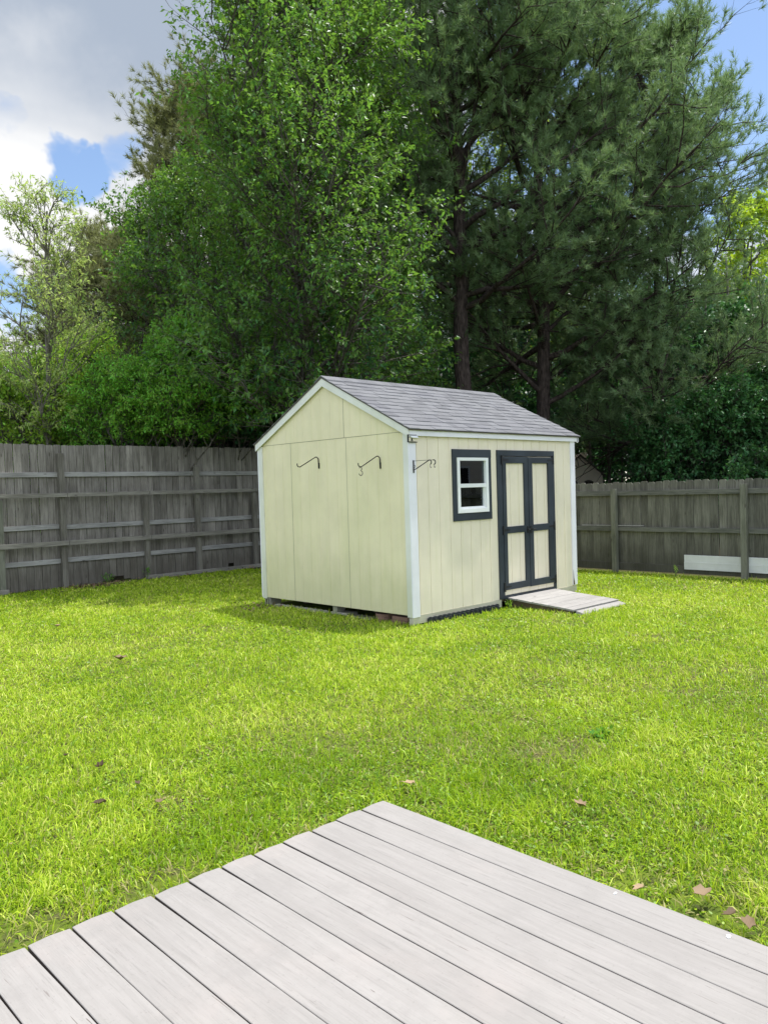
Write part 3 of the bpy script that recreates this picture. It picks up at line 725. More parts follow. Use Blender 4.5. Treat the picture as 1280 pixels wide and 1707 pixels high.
block(.01, .21, 3.03, 3.18, -.03, .132, 'grey concrete block under the far corner of the gable wall')
block(.015, .215, 1.28, 1.62, -.035, .045, 'low grey concrete block lying under the middle of the gable wall')
block(.03, .18, 1.50, 1.59, .0455, .132, 'upright grey block standing on the low block under the gable wall', False)
block(.02, .2, .83, 1.22, -.04, .018, 'flat grey slab half buried in grass beside the brown pavers', False)
def pavers(cy, zs, r, label):
    m = MB()
    for i, z in enumerate(zs):
        n = 18; ox = .005*math.sin(i*7); 
        m.prism([(.15+ox+r*math.cos(2*PI*j/n), cy+r*math.sin(2*PI*j/n), z) for j in range(n)], (0, 0, .038))
    tag(m.build('paver_stack', M_BRICK, None, bevel=.004), label, 'paver stack', 'brown paver stacks under the gable wall')
pavers(.66, (-.02, .020, .060), .135, 'stack of round brown pavers under the gable wall, beside the dark gap')
def brickpile():
    m = MB(); m.box(.02, .13, .14, .44, -.03, .048); m.box(.03, .13, .13, .42, .0495, .098)
    tag(m.build('brick_pair', M_BRICK, None, bevel=.004), 'two brown bricks stacked near the white corner under the shed', 'bricks')
    m = MB(); m.box(-.01, .08, .005, .07, -.03, .108)
    tag(m.build('corner_pier', M_SKIRT, None, bevel=.004), 'short tan pier under the near white corner of the shed', 'pier')
    m = MB(); m.box(SL-.12, SL+.0, -.0, .10, -.02, .040)
    tag(m.build('concrete_block', M_CONC, None, bevel=.004), 'small grey concrete block under the right end of the front wall', 'concrete block')
brickpile()

# ------------------------------------------------------------------ fences
def picket(m, a, w_, z0, z1, base, thick, axis, ear=.018, lean=0):
    c = ear; P = [(a, z0), (a+w_, z0), (a+w_+lean, z1-c), (a+w_-c+lean, z1-.002), (a+c+lean, z1), (a+lean, z1-c*1.1)]
    if axis == 'x': m.prism([(p, base, q) for p, q in P], (0, thick, 0))
    else: m.prism([(base, p, q) for p, q in P], (thick, 0, 0))
YL = 8.46                                         # left fence picket plane
def left_fence():
    e = empty('picket_fence', (-1, YL, 0), 'tall grey weathered picket fence left of the shed', 'fence')
    rnd = random.Random(21); m = MB(); x = -9.0; k = 0
    while x < 7.2:
        w_ = .139; 
        z0 = .02+rnd.uniform(-.01, .02)
        if -.32 < x < .30: z0 = .13 if rnd.random() < .6 else .06
        if 2.72 < x < 2.9: z0 = .16
        picket(m, x, w_, z0, 2.775+rnd.uniform(-.015, .012), YL+rnd.uniform(-.003, .003), .017, 'x', rnd.uniform(.010, .022), rnd.uniform(-.006, .006)); x += w_+rnd.uniform(.003, .013)
    m.build('pickets', M_PICK, e)
    px = [-.965-2.92*k for k in range(1, 3)]+[-.965, 1.965, 4.9]
    hs = {-.965: 2.60, 1.965: 2.36, 4.9: 2.5}
    for x in px:
        m = MB(); m.box(x-.052, x+.052, YL-.135, YL-.042, -.2, hs.get(x, 2.55)); m.build('post', M_POST, e, bevel=.004)
    xs = [-9.0]+sorted(px)+[7.1]
    for a, b in zip(xs[:-1], xs[1:]):
        for z in (2.20, 1.19, .545):
            m = MB(); j = rnd.uniform(-.015, .015); dz = -.03*0
            m.hexa([(a+.004, YL-.041, z-.045+j), (b-.004, YL-.041, z-.045+j), (b-.004, YL-.003, z-.045+j), (a+.004, YL-.003, z-.045+j)],
                   [(a+.004, YL-.041, z+.045+j), (b-.004, YL-.041, z+.045+j), (b-.004, YL-.003, z+.045+j), (a+.004, YL-.003, z+.045+j)])
            m.build('rail', M_RAILX, e, bevel=.003)
    m = MB()
    for a, b, zz in ((-9, -7.5, .1),): m.box(a, b, YL-.03, YL-.004, zz-.08, zz)
    e2 = empty('rail_fence', (-1, YL-.2, 0), 'lower weathered post and rail fence standing in front of the tall picket fence', 'fence')
    YF = YL-.17
    for x in (-7.75, -4.93, -2.12, .74, 3.42, 6.2):
        m = MB(); m.box(x-.05, x+.05, YF-.0, YF+.085, -.2, 1.745 if x > 0 else 1.73); m.build('post', M_POST_D if x < -2 else M_POST, e2, bevel=.004)
    xs = [-9.2, -4.93, -.9, .80, 3.42, 6.6]
    for a, b in zip(xs[:-1], xs[1:]):
        for z, hh in ((1.80, .075), (.88, .09)):
            m = MB(); m.box(a+.003, b-.003, YF-.040, YF-.001, z-hh/2, z+hh/2); m.build('rail', M_RAILX_D, e2, bevel=.003)
    m = MB(); m.box(.66, 6.4, YF-.036, YF-.001, .02, .10); m.build('bottom_rail', M_RAILX_D, e2, bevel=.003)
    m = MB(); m.box(-2.35, -2.03, YF-.04, YF-.001, .0, .10); m.build('bottom_rail', M_RAILX_D, e2, bevel=.003)
left_fence()
XR = 6.72
def right_fence():
    e = empty('privacy_fence', (XR, 0, 0), 'dark weathered dog-eared picket fence right of the shed', 'fence')
    rnd = random.Random(31); m = MB(); y = 8.4
    while y > -9:
        w_ = .141; g = rnd.uniform(.002, .007)
        if rnd.random() < .07: g = .016
        picket(m, y-w_, w_, .10+rnd.uniform(-.03, .03), 1.725+rnd.uniform(-.012, .012), XR+rnd.uniform(-.002, .002), .017, 'y', rnd.uniform(.022, .032), rnd.uniform(-.004, .004)); y -= w_+g
    m.build('pickets', M_PICK_D, e)
    py = [5.86, 3.43, 1.006, -1.422, -3.85, -6.28]
    for y in py:
        m = MB(); m.box(XR-.150, XR-.062, y-.05, y+.05, -.2, {1.006: 1.60, -1.422: 1.635}.get(y, 1.6)); m.build('post', M_POST_D, e, bevel=.004)
    ys = [8.4]+py+[-9]
    for a, b in zip(ys[:-1], ys[1:]):
        for z, hh in ((1.515, .09), (.835, .085)):
            m = MB(); m.box(XR-.061, XR-.003, b+.003, a-.003, z-hh/2, z+hh/2+rnd.uniform(-.008, .008)); m.build('rail', M_RAILY, e, bevel=.003)
        m = MB(); m.box(XR-.032, XR-.003, b+.003, a-.003, .045, .185); m.build('kickboard', M_PICK_D, e, bevel=.003)
right_fence()
def vinyl_boards():
    y0, y1 = -.335, -3.7
    for q, lab in (((.125, .262, .000, 0), 'lower of two long white boards standing on edge at the foot of the right fence'), ((.2625, .385, .006, -.0), 'upper of two long white boards stacked on edge at the foot of the right fence')):
        m = MB(); z0, z1, dx, dy = q
        m.prism([(XR-.058+dx, y0+dy, z0), (XR-.058+dx, y0+dy, z1), (XR-.040+dx, y0+dy, z1), (XR-.034+dx, y0+dy, z0)], (0, y1-y0, 0))
        m.box(XR-.0605+dx, XR-.0582+dx, y1, y0+dy, z1-.022, z1-.004)
        tag(m.build('vinyl_board', M_BOARD, None, bevel=.002), lab, 'board', 'white boards at the foot of the right fence')
    m = MB(); m.box(XR-.056, XR-.020, .44, 1.75, .893, .905)
    tag(m.build('wood_strip', M_RAILX, None), 'thin pale wooden strip lying on the middle rail of the right fence', 'strip')
vinyl_boards()

# ------------------------------------------------------------------ little neighbouring playhouse
def playhouse():
    c = at(966, 760, 30.0); gx, gy = c[0], c[1]; rf = float(c[2]); hw = 1.0; ez = float(at(1001, 792, 30.0)[2])
    r2 = _yaw(np.array([1, 0, 0.])); r2 = Vector((r2[0], r2[1], 0)).normalized(); b2 = Vector((-r2.y, r2.x, 0))   # b2 points away
    o = Vector((gx, gy, 0)); hw = .86
    e = empty('playhouse', o, 'small tan lap-sided playhouse behind the right fence', 'playhouse')
    def P(a, z, d=0): return o+r2*a+b2*d+Vector((0, 0, z))
    m = MB(); n = 12; z = 0
    while z < rf-.05:                                        # lapped boards
        z1 = min(z+.15, rf-.02); f = lambda q: hw if q < ez else max(.02, hw*(rf-q)/(rf-ez))
        m.hexa([P(-f(z), z, -.02), P(f(z), z, -.02), P(f(z), z, .05), P(-f(z), z, .05)], [P(-f(z1), z1, -.0), P(f(z1), z1, -.0), P(f(z1), z1, .05), P(-f(z1), z1, .05)]); z = z1
    m.add([P(-hw, 0, .05), P(-hw, 0, 2.4), P(-hw, ez, 2.4), P(-hw, ez, .05)], [(0, 1, 2, 3)]); m.add([P(hw, 0, .05), P(hw, 0, 2.4), P(hw, ez, 2.4), P(hw, ez, .05)], [(0, 1, 2, 3)])
    m.build('wall', M_BEIGE, e)
    m = MB(); s = (rf-ez)/hw
    for sg in (-1, 1):
        m.prism([P(0, rf+.01, -.10), P(sg*(hw+.08), ez-.08*s+.01, -.10), P(sg*(hw+.08), ez-.08*s+.06, -.10), P(0, rf+.07, -.10)], b2*2.6)
    m.build('roof', M_DRIP, e)
    m = MB(); m.prism([P(hw*.16+x, z, .3) for x, z in ((0, rf-.3), (.22, rf-.3), (.22, rf+.14), (0, rf+.14))], b2*.25); m.build('chimney', M_BEIGE, e)
    for cx in (-.30, .30):
        m = MB(); zc = ez-.33; m.prism([P(cx-.2, zc-.35, -.03), P(cx+.2, zc-.35, -.03), P(cx+.2, zc+.03, -.03)]+[P(cx+.2*math.cos(a), zc+.03+.13*math.sin(a), -.03) for a in (.5, 1., 1.57, 2.14, 2.64)]+[P(cx-.2, zc+.03, -.03)], -b2*.02)
        wn = m.build('window', M_DRIP, e)
        m = MB(); m.prism([P(cx-.16, zc-.32, -.051), P(cx-.02, zc-.32, -.051), P(cx-.02, zc+.08, -.051), P(cx-.16, zc+.05, -.051)], -b2*.006); m.prism([P(cx+.02, zc-.32, -.051), P(cx+.16, zc-.32, -.051), P(cx+.16, zc+.05, -.051), P(cx+.02, zc+.08, -.051)], -b2*.006)
        m.build('pane', M_BLACK, wn)
playhouse()

# ------------------------------------------------------------------ trees
def unit(v): return v/np.maximum(np.linalg.norm(v, axis=-1, keepdims=True), 1e-9)
def tubes(P, Rr, sides):
    """P (M,K,3), Rr (M,K) -> verts, quads"""
    Mn, K, _ = P.shape; T = np.gradient(P, axis=1); T = unit(T)
    ref = np.where(np.abs(T[..., 2:3]) < .9, np.array([0, 0, 1.]), np.array([1., 0, 0])); A = unit(np.cross(T, ref)); B = np.cross(T, A)
    a = np.arange(sides)*2*PI/sides
    V = P[:, :, None]+Rr[:, :, None, None]*(A[:, :, None]*np.cos(a)[:, None]+B[:, :, None]*np.sin(a)[:, None])
    i = np.arange(Mn)[:, None, None]*K*sides+np.arange(K-1)[None, :, None]*sides; j = np.arange(sides)[None, None]; j2 = (j+1) % sides
    Q = np.stack([i+j, i+j2, i+sides+j2, i+sides+j], -1).reshape(-1, 4)
    return V.reshape(-1, 3), Q
def grow(rng, PP, n, s0, s1, length, ang, up, K, jitter=.06, curve=0.0, flat=None):
    """n children on each parent polyline; length(parent_index, s) -> metres"""
    Mn, Kp, _ = PP.shape
    s = (s0+(s1-s0)*((np.arange(n)[None]+rng.random((Mn, n)))/n))
    f = s*(Kp-1); i = np.minimum(f.astype(int), Kp-2); w_ = (f-i)[..., None]; mi = np.arange(Mn)[:, None]
    a0, a1 = PP[mi, i], PP[mi, i+1]; base = a0*(1-w_)+a1*w_; T = unit(a1-a0)
    rnd = rng.normal(size=T.shape)
    if flat is not None: rnd[..., 2] *= flat
    perp = unit(rnd-T*(rnd*T).sum(-1, keepdims=True))
    an = ang*(1+.3*rng.normal(size=s.shape))[..., None]
    D = unit(T*np.cos(an)+perp*np.sin(an)+np.array([0, 0, up])); L = length(np.broadcast_to(mi, s.shape), s)*(.7+.6*rng.random(s.shape))
    t = np.linspace(0, 1, K); L4 = L[..., None, None]
    C = base[:, :, None]+D[:, :, None]*L4*t[:, None]+np.array([0, 0, 1.])*curve*L4*(t**2)[:, None]
    wig = np.cumsum(rng.normal(size=C.shape)*jitter*L4/K, axis=2); wig[:, :, 0] = 0
    return (C+wig).reshape(-1, K, 3), L.ravel()
def rad(P, r0, r1): 
    K = P.shape[1]; return np.outer(np.ones(len(P))*r0, 1-np.linspace(0, 1, K))+r1
def tree(rng, base, H, tr, prof, n1, n2, n3, kind, m_leaf, m_bark, label, cat='tree', name='tree', group=None, h0=.15, leaf=(.11, .075), nleaf=10,
         lean=(0, 0), needles=22, nl=.21, nw=.017, trunk_wob=.12, droop=0.0, light_top=.35, up1=.25, spreadf=1.0, tint0=.35, drop=None, l3len=.55, dead=0):
    base = np.array([base[0], base[1], -.15]); e = empty(name, tuple(base), label, cat, group)
    K0 = 16; t = np.linspace(0, 1, K0)
    wob = np.cumsum(rng.normal(size=(K0, 2))*trunk_wob*H/K0*.35, axis=0); wob[0] = 0
    T = base+np.stack([lean[0]*t**1.3*H+wob[:, 0], lean[1]*t**1.3*H+wob[:, 1], t*H], 1)
    rT = tr*(1-.88*t**1.1)+.012; rT[0] *= 1.25
    v, q = tubes(T[None], rT[None], 12); npmesh('trunk', v, q, m_bark, e, smooth=True, off=base)
    ps, pr = zip(*prof)
    L1, len1 = grow(rng, T[None], n1, h0, .985, lambda i, s: np.interp(s, ps, pr), 1.35 if kind == 'pine' else 1.05, up1, 8, .10, .12 if kind == 'pine' else .05-droop)
    clear = lambda P: ~((P[:, -1, 1] < 8.75) & (P[:, -1, 0] < 7.1) & (P[:, -1, 2] < 3.05))
    kk = clear(L1); L1, len1 = L1[kk], len1[kk]
    if drop is not None:
        keep = ~drop(L1[:, -1]); L1, len1 = L1[keep], len1[keep]
    L2, len2 = grow(rng, L1, n2, .22, .98, lambda i, s: len1[i]*(.52-.30*s)*spreadf+.15, .85, .10-droop, 6, .12, .06-droop, .45)
    kk = clear(L2); L2, len2 = L2[kk], len2[kk]
    L3, len3 = grow(rng, L2, n3, .15, 1.0, lambda i, s: np.full(s.shape, l3len)*(.55+.5*np.minimum(1, len2[i])), .75, .18-droop, 4, .12, .04, .7)
    # sight to the playhouse stays open, as in the photograph: nothing grows in the strip before it
    pa, pb = np.array([CAM[0], CAM[1]]), at(985, 800, 30)[:2]; pd = (pb-pa)/np.linalg.norm(pb-pa); pn = np.array([-pd[1], pd[0]])
    q = L3[:, -1, :2]-pa; L3 = L3[clear(L3) & ~((q@pd < 30.5) & (q@pd > 15) & (np.abs(q@pn) < 1.15) & (L3[:, -1, 2] < 3.1))]
    vs, qs = [], []; off = 0
    for P, r0, r1, sd in ((L1, np.minimum(tr*.40, .016*len1+.012), .006, 6), (L2, .008*len2+.004, .003, 4), (L3, .0035, .0022, 3)):
        v, q = tubes(P, rad(P, r0, r1), sd); vs.append(v); qs.append(q+off); off += len(v)
    npmesh('branches', np.concatenate(vs), np.concatenate(qs), m_bark, e, smooth=True, off=base)
    if kind == 'pine':
        # a brush of needles at each twig tip and one half way
        tips = L3[:, -1]; dirs = unit(L3[:, -1]-L3[:, -2]+np.array([0, 0, .10])); mid = L3[:, 2]; C = np.concatenate([tips, mid, L3[:, 1]]); Dd = np.concatenate([dirs, dirs, dirs]); 
        tipf = np.concatenate([np.ones(len(tips)), np.zeros(len(mid)), np.zeros(len(mid))])
        kp = rng.random(len(C)) < np.where(tipf > 0, 1, .62); C, Dd, tipf = C[kp], Dd[kp], tipf[kp]
        n = len(C); N = needles
        rn = rng.normal(size=(n, N, 3)); ax = Dd[:, None]; pp = unit(rn-ax*(rn*ax).sum(-1, keepdims=True))
        a = rng.uniform(.18, 1.15, (n, N, 1)); d = unit(ax*np.cos(a)+pp*np.sin(a)-np.array([0, 0, .10]))
        b = C[:, None]-ax*rng.uniform(0, .16, (n, N, 1)); ln = nl*rng.uniform(.75, 1.15, (n, N, 1)); sd = unit(np.cross(d, rng.normal(size=d.shape)))*nw*.5
        V = np.stack([b-sd, b+sd, b+d*ln], 2).reshape(-1, 3); i = np.arange(n*N)*3
        F = np.stack([i, i+1, i+2], 1)
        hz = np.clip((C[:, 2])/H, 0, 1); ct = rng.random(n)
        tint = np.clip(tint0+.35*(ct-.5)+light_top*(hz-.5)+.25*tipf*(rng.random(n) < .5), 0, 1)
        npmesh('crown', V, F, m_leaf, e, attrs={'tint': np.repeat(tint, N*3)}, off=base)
    else:
        n = len(L3); N = nleaf; s = rng.random((n, N))**.7; f = s*3; i = np.minimum(f.astype(int), 2); w_ = (f-i)[..., None]; mi = np.arange(n)[:, None]
        nod = rng.normal(size=(n, 4, 3))*.05; C = L3[mi, i]*(1-w_)+L3[mi, i+1]*w_; C = .45*C+.55*(L3[:, [1, 2, 3, 3]]+nod)[mi, np.broadcast_to(np.arange(N)[None] % 4, (n, N))]+rng.normal(size=(n, N, 3))*.022
        T3 = unit(L3[:, -1]-L3[:, 0])[:, None]
        d = unit(T3*.5+rng.normal(size=C.shape)*.7+np.array([0, 0, -.65])); nrm = unit(rng.normal(size=C.shape)*.55+np.array([0, 0, 1.]))
        sd = unit(np.cross(d, nrm)); nn = np.cross(sd, d)
        ln = leaf[0]*rng.uniform(.65, 1.2, (n, N, 1)); wd = leaf[1]*rng.uniform(.7, 1.15, (n, N, 1))*.5
        V = np.stack([C, C+d*ln*.42+sd*wd+nn*wd*.35, C+d*ln, C+d*ln*.42-sd*wd+nn*wd*.35], 2).reshape(-1, 3); k = np.arange(n*N)*4
        F = np.concatenate([np.stack([k, k+1, k+2], 1), np.stack([k, k+2, k+3], 1)])
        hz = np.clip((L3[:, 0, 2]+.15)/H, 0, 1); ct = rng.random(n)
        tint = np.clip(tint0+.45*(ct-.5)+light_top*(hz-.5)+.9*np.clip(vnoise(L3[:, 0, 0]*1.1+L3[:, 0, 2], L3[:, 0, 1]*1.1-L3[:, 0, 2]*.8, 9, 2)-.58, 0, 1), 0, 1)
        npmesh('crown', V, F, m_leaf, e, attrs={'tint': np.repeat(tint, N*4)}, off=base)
    return e
RG = np.random.default_rng(77)
LM_SWEET = leaf_mat('broad_leaves', (.014, .066, .026), (.22, .38, .06), .36, rough=.42, spec=.28)
LM_SHRUB = leaf_mat('privet_leaves', (.035, .14, .022), (.19, .40, .05), .38, rough=.42, spec=.25)
LM_LIGHT = leaf_mat('yellow_green_leaves', (.07, .17, .025), (.31, .47, .06), .44, spec=.2)
LM_SAPL = leaf_mat('pale_sapling_leaves', (.20, .28, .07), (.42, .50, .18), .5, spec=.2)
LM_DARK = leaf_mat('dark_wood_leaves', (.010, .052, .028), (.075, .19, .055), .34, rough=.38, spec=.3)
LM_FARY = leaf_mat('sunny_far_leaves', (.13, .23, .03), (.42, .54, .05), .5, spec=.2)
LM_PINE = leaf_mat('pine_needles', (.024, .070, .032), (.28, .39, .19), .28, rough=.45, spec=.15, hue=.015)
LM_PINE_B = leaf_mat('olive_pine_needles', (.07, .09, .035), (.30, .31, .15), .28, rough=.45, spec=.12, hue=.02)
def b(px, depth): p = at(px, 800, depth); return (p[0], p[1])

# the large broad-leaved tree left of centre
tree(RG, b(503, 18.8), 15.6, .16, [(0, 2.8), (.14, 3.9), (.38, 5.0), (.58, 3.3), (.85, 2.3), (1, 1.0)], 124, 14, 7, 'leaf', LM_SWEET, M_BARK_D,
     'tall broad-leaved tree with bright green top leaves behind the shed gable', name='broadleaf_tree', drop=lambda P: (((P-at(503, 800, 18.8))@RT > 2.9+.5*np.sin(P[:, 2]*2)) | ((P-at(503, 800, 18.8))@RT < -1.6-.9*(P[:, 2] < 11)-1.4*(P[:, 2] < 8.0))), h0=.10, leaf=(.125, .058), nleaf=13, tint0=.40, light_top=.85, up1=.12, l3len=.6)
tree(RG, b(640, 20.8), 7.6, .10, [(0, 1.3), (.3, 1.7), (.7, 1.5), (1, .8)], 36, 10, 6, 'leaf', LM_SWEET, M_BARK_D,
     'shorter broad-leaved tree behind the shed roof ridge, left of the thick pine trunk', name='broadleaf_tree', h0=.08, leaf=(.125, .058), nleaf=13, tint0=.26, light_top=.7, l3len=.6)
tree(RG, b(330, 22.0), 10.5, .11, [(0, 2.6), (.3, 3.0), (.7, 2.2), (1, .6)], 38, 10, 6, 'leaf', LM_SWEET, M_BARK_D,
     'dark green broad-leaved tree rising behind the round shrub at the left fence', name='broadleaf_tree', h0=.08, leaf=(.125, .06), nleaf=13, tint0=.22, light_top=.3, l3len=.6)
PG = 'pines behind the shed and the right fence'
pp = dict(kind='pine', m_leaf=LM_PINE, m_bark=M_BARK_P, cat='pine tree', name='pine_tree', group=PG)
tree(RG, b(768, 23), 21, .27, [(0, 1.5), (.2, 3.2), (.45, 4.5), (.7, 3.9), (1, .8)], 60, 15, 6, h0=.33, label='pine with the thickest reddish trunk, rising behind the middle of the shed roof', needles=24, l3len=.50, up1=.30, tint0=.40, **pp)
tree(RG, b(912, 24.5), 21, .23, [(0, 1.6), (.15, 3.2), (.4, 5.3), (.65, 4.4), (.8, 3.4), (1, .9)], 72, 15, 6, h0=.20, label='slimmer pine whose straight trunk shows above the shed doors', needles=24, l3len=.52, up1=.22, tint0=.45, **pp)
tree(RG, b(1100, 25.0), 15.6, .13, [(0, 2.8), (.15, 3.8), (.4, 4.3), (.7, 3.4), (.88, 2.4), (1, .7)], 66, 15, 6, h0=.11, drop=lambda P: ((P-at(1100, 800, 25.0))@RT > 1.6) & (P[:, 2] > 6.2) & (P[:, 2] < 12.2), label='bushy pine reaching over the right fence with its trunk hidden in needles', needles=24, l3len=.52, up1=.15, tint0=.48, **pp)
tree(RG, b(1165, 33), 9.0, .2, [(0, 2.0), (.3, 3.4), (.6, 3.4), (1, .8)], 56, 10, 6, h0=.25, label='farthest right pine, low and dark behind the bushy pine', needles=18, nw=.024, l3len=.62, up1=.2, tint0=.35, **pp)
tree(RG, b(640, 30), 23, .22, [(0, 2.0), (.3, 4.0), (.6, 4.6), (1, .8)], 60, 10, 6, h0=.32, label='dark pine filling the gap between the broad-leaved tree and the thick pine trunk', needles=18, nw=.024, l3len=.6, up1=.25, tint0=.28, **pp)
tree(RG, b(960, 36), 26, .25, [(0, 2.0), (.3, 4.0), (.6, 4.8), (1, 1.0)], 60, 10, 6, h0=.30, label='tall pine standing deep in the wood above the shed doors', needles=18, nw=.026, l3len=.62, up1=.25, tint0=.3, **pp)
LG = 'olive pines behind the left fence'
pl = dict(kind='pine', m_leaf=LM_PINE_B, m_bark=M_BARK_P, cat='pine tree', name='pine_tree', group=LG)
tree(RG, b(375, 27), 14.6, .21, [(0, 2.0), (.3, 4.6), (.6, 4.2), (.85, 2.8), (1, .9)], 96, 11, 6, h0=.30, drop=lambda P: ((P-at(375, 800, 27))@RT < -2.4-1.2*(P[:, 2] < 10.5)) & (P[:, 2] > 8.8), label='olive pine with a bare forked trunk seen through gaps left of the broad-leaved tree', needles=32, nw=.016, l3len=.70, up1=.3, tint0=.4, **pl)
tree(RG, b(228, 30), 10.8, .2, [(0, 2.0), (.3, 3.8), (.6, 3.5), (.85, 2.3), (1, .9)], 88, 11, 6, h0=.28, label='lower olive pine whose crown slopes down to the left sky', needles=32, nw=.016, l3len=.70, up1=.2, tint0=.42, **pl)

# nearer greenery behind the left fence
tree(RG, b(88, 16.8), 8.0, .05, [(0, 1.0), (.2, 1.9), (.5, 2.0), (.8, 1.3), (1, .5)], 20, 7, 4, 'leaf', LM_SAPL, M_BARK_L,
     'thin airy sapling with pale leaves standing against the clouds', cat='sapling', name='sapling', h0=.3, leaf=(.11, .032), nleaf=13, tint0=.5, light_top=.3, up1=1.0, l3len=.42)
tree(RG, b(45, 17.4), 4.3, .06, [(0, 1.7), (.3, 2.0), (.7, 1.6), (1, .6)], 34, 10, 6, 'leaf', LM_LIGHT, M_BARK_D,
     'bright yellow-green small tree at the far left behind the fence', name='small_tree', h0=.15, leaf=(.11, .055), nleaf=9, tint0=.5, light_top=.5, l3len=.45)
tree(RG, b(150, 19.0), 5.1, .06, [(0, 1.8), (.3, 2.1), (.7, 1.7), (1, .6)], 36, 10, 6, 'leaf', LM_LIGHT, M_BARK_D,
     'olive green small tree between the sapling and the round shrub', name='small_tree', h0=.12, leaf=(.11, .045), nleaf=9, tint0=.28, light_top=.5, l3len=.45)
for px_, d_, H_, lab in ((225, 16.9, 4.1, 'left one of two dense green privet shrubs over the fence'), (300, 17.2, 4.9, 'right, taller one of two dense green privet shrubs over the fence')):
    tree(RG, b(px_, d_), H_, .06, [(0, 1.2), (.35, 1.35), (.75, 1.15), (1, .5)], 44, 10, 7, 'leaf', LM_SHRUB, M_BARK_D, lab, cat='shrub', name='shrub', group='privet shrubs behind the left fence',
         h0=.25, leaf=(.085, .032), nleaf=15, tint0=.78, light_top=.35, up1=.5, l3len=.36)
tree(RG, b(395, 18.6), 4.4, .06, [(0, 1.3), (.4, 1.6), (.8, 1.2), (1, .5)], 36, 9, 6, 'leaf', LM_DARK, M_BARK_D, 'dark green shrub tucked between the round privet and the shed roof', cat='shrub', name='shrub',
     h0=.2, leaf=(.12, .06), nleaf=11, tint0=.35, light_top=.3, l3len=.45)

for px_, d_, H_, lab in ((1118, 23.5, 3.2, 'low dark shrub just behind the right fence, nearer the playhouse'), (1205, 22.5, 3.9, 'low dark shrub behind the right fence above the white boards'), (1290, 23, 4.6, 'low dark shrub behind the right fence at the picture edge')):
    tree(RG, b(px_, d_), H_, .03, [(0, 1.4), (.4, 1.8), (.8, 1.3), (1, .5)], 60, 10, 6, 'leaf', LM_DARK, M_BARK_D, lab, cat='shrub', name='shrub', group='shrubs behind the right fence',
         h0=.03, leaf=(.13, .07), nleaf=12, tint0=.6, light_top=.4, l3len=.45)
# the wood behind
WG = 'dark broad-leaved trees of the wood'
for i, (px_, d_, H_, r_, tn, mt, lab) in enumerate((
        (1245, 33, 13.2, 3.6, .62, LM_FARY, 'sunlit yellow-green tree at the right edge of the picture'),
        (1210, 27, 7.0, 3.0, .34, LM_DARK, 'dark leafy tree low behind the right end of the right fence'),
        (1125, 32, 8.5, 3.4, .22, LM_DARK, 'dark leafy tree behind the fence, right of the playhouse'),
        (1000, 36, 15.0, 4.2, .45, LM_DARK, 'tall leafy tree deep in the wood behind the bushy pine'),
        (850, 33, 12.0, 4.0, .25, LM_DARK, 'dark leafy tree between the two straight pine trunks'),
        (720, 36, 18.0, 4.6, .40, LM_DARK, 'tall leafy tree deep in the wood behind the thick pine'),
        (860, 42, 24.0, 5.0, .65, LM_FARY, 'bright leafy crown glimpsed high between the pines'),
        (560, 33, 10.0, 4.0, .25, LM_DARK, 'dark leafy tree behind the shed gable, below the tall crowns'),
        (240, 34, 6.5, 3.0, .35, LM_DARK, 'dark leafy tree low behind the privet shrubs'),
        (-10, 38, 7.2, 3.2, .45, LM_LIGHT, 'distant soft green tree at the left edge above the fence'),
        (1340, 40, 13.5, 4.0, .35, LM_DARK, 'dark far tree just entering the right edge of the picture'))):
    tree(RG, b(px_, d_), H_, .12, [(0, r_*.8), (.3, r_), (.7, r_*.75), (1, .6)], 40, 8, 5, 'leaf', mt, M_BARK_D, lab, name='woodland_tree', group=WG if mt is LM_DARK else None, h0=.08,
         leaf=(.19, .12), nleaf=9, tint0=tn, light_top=.4, l3len=.75)
def slim_trunks():
    rnd = random.Random(9)
    for i in range(13):
        px_ = 985+i*24+rnd.uniform(-8, 8); d_ = rnd.uniform(27, 36); p = at(px_, 800, d_); h = rnd.uniform(8, 11); r = rnd.uniform(.04, .085)
        mb = MB(); lx, ly = rnd.uniform(-.5, .5), rnd.uniform(-.5, .5)
        mb.tube([(p[0]+lx*t*t, p[1]+ly*t*t, -.1+h*t) for t in (0, .2, .4, .6, .8, 1)], [r*(1-.6*t) for t in (0, .2, .4, .6, .8, 1)], 7)
        tag(mb.build('slim_trunk', M_BARK_D, None, smooth=True), 'thin dark tree trunk standing in the shade of the wood behind the right fence', 'tree trunk', 'slim trunks in the shade of the wood')
slim_trunks()
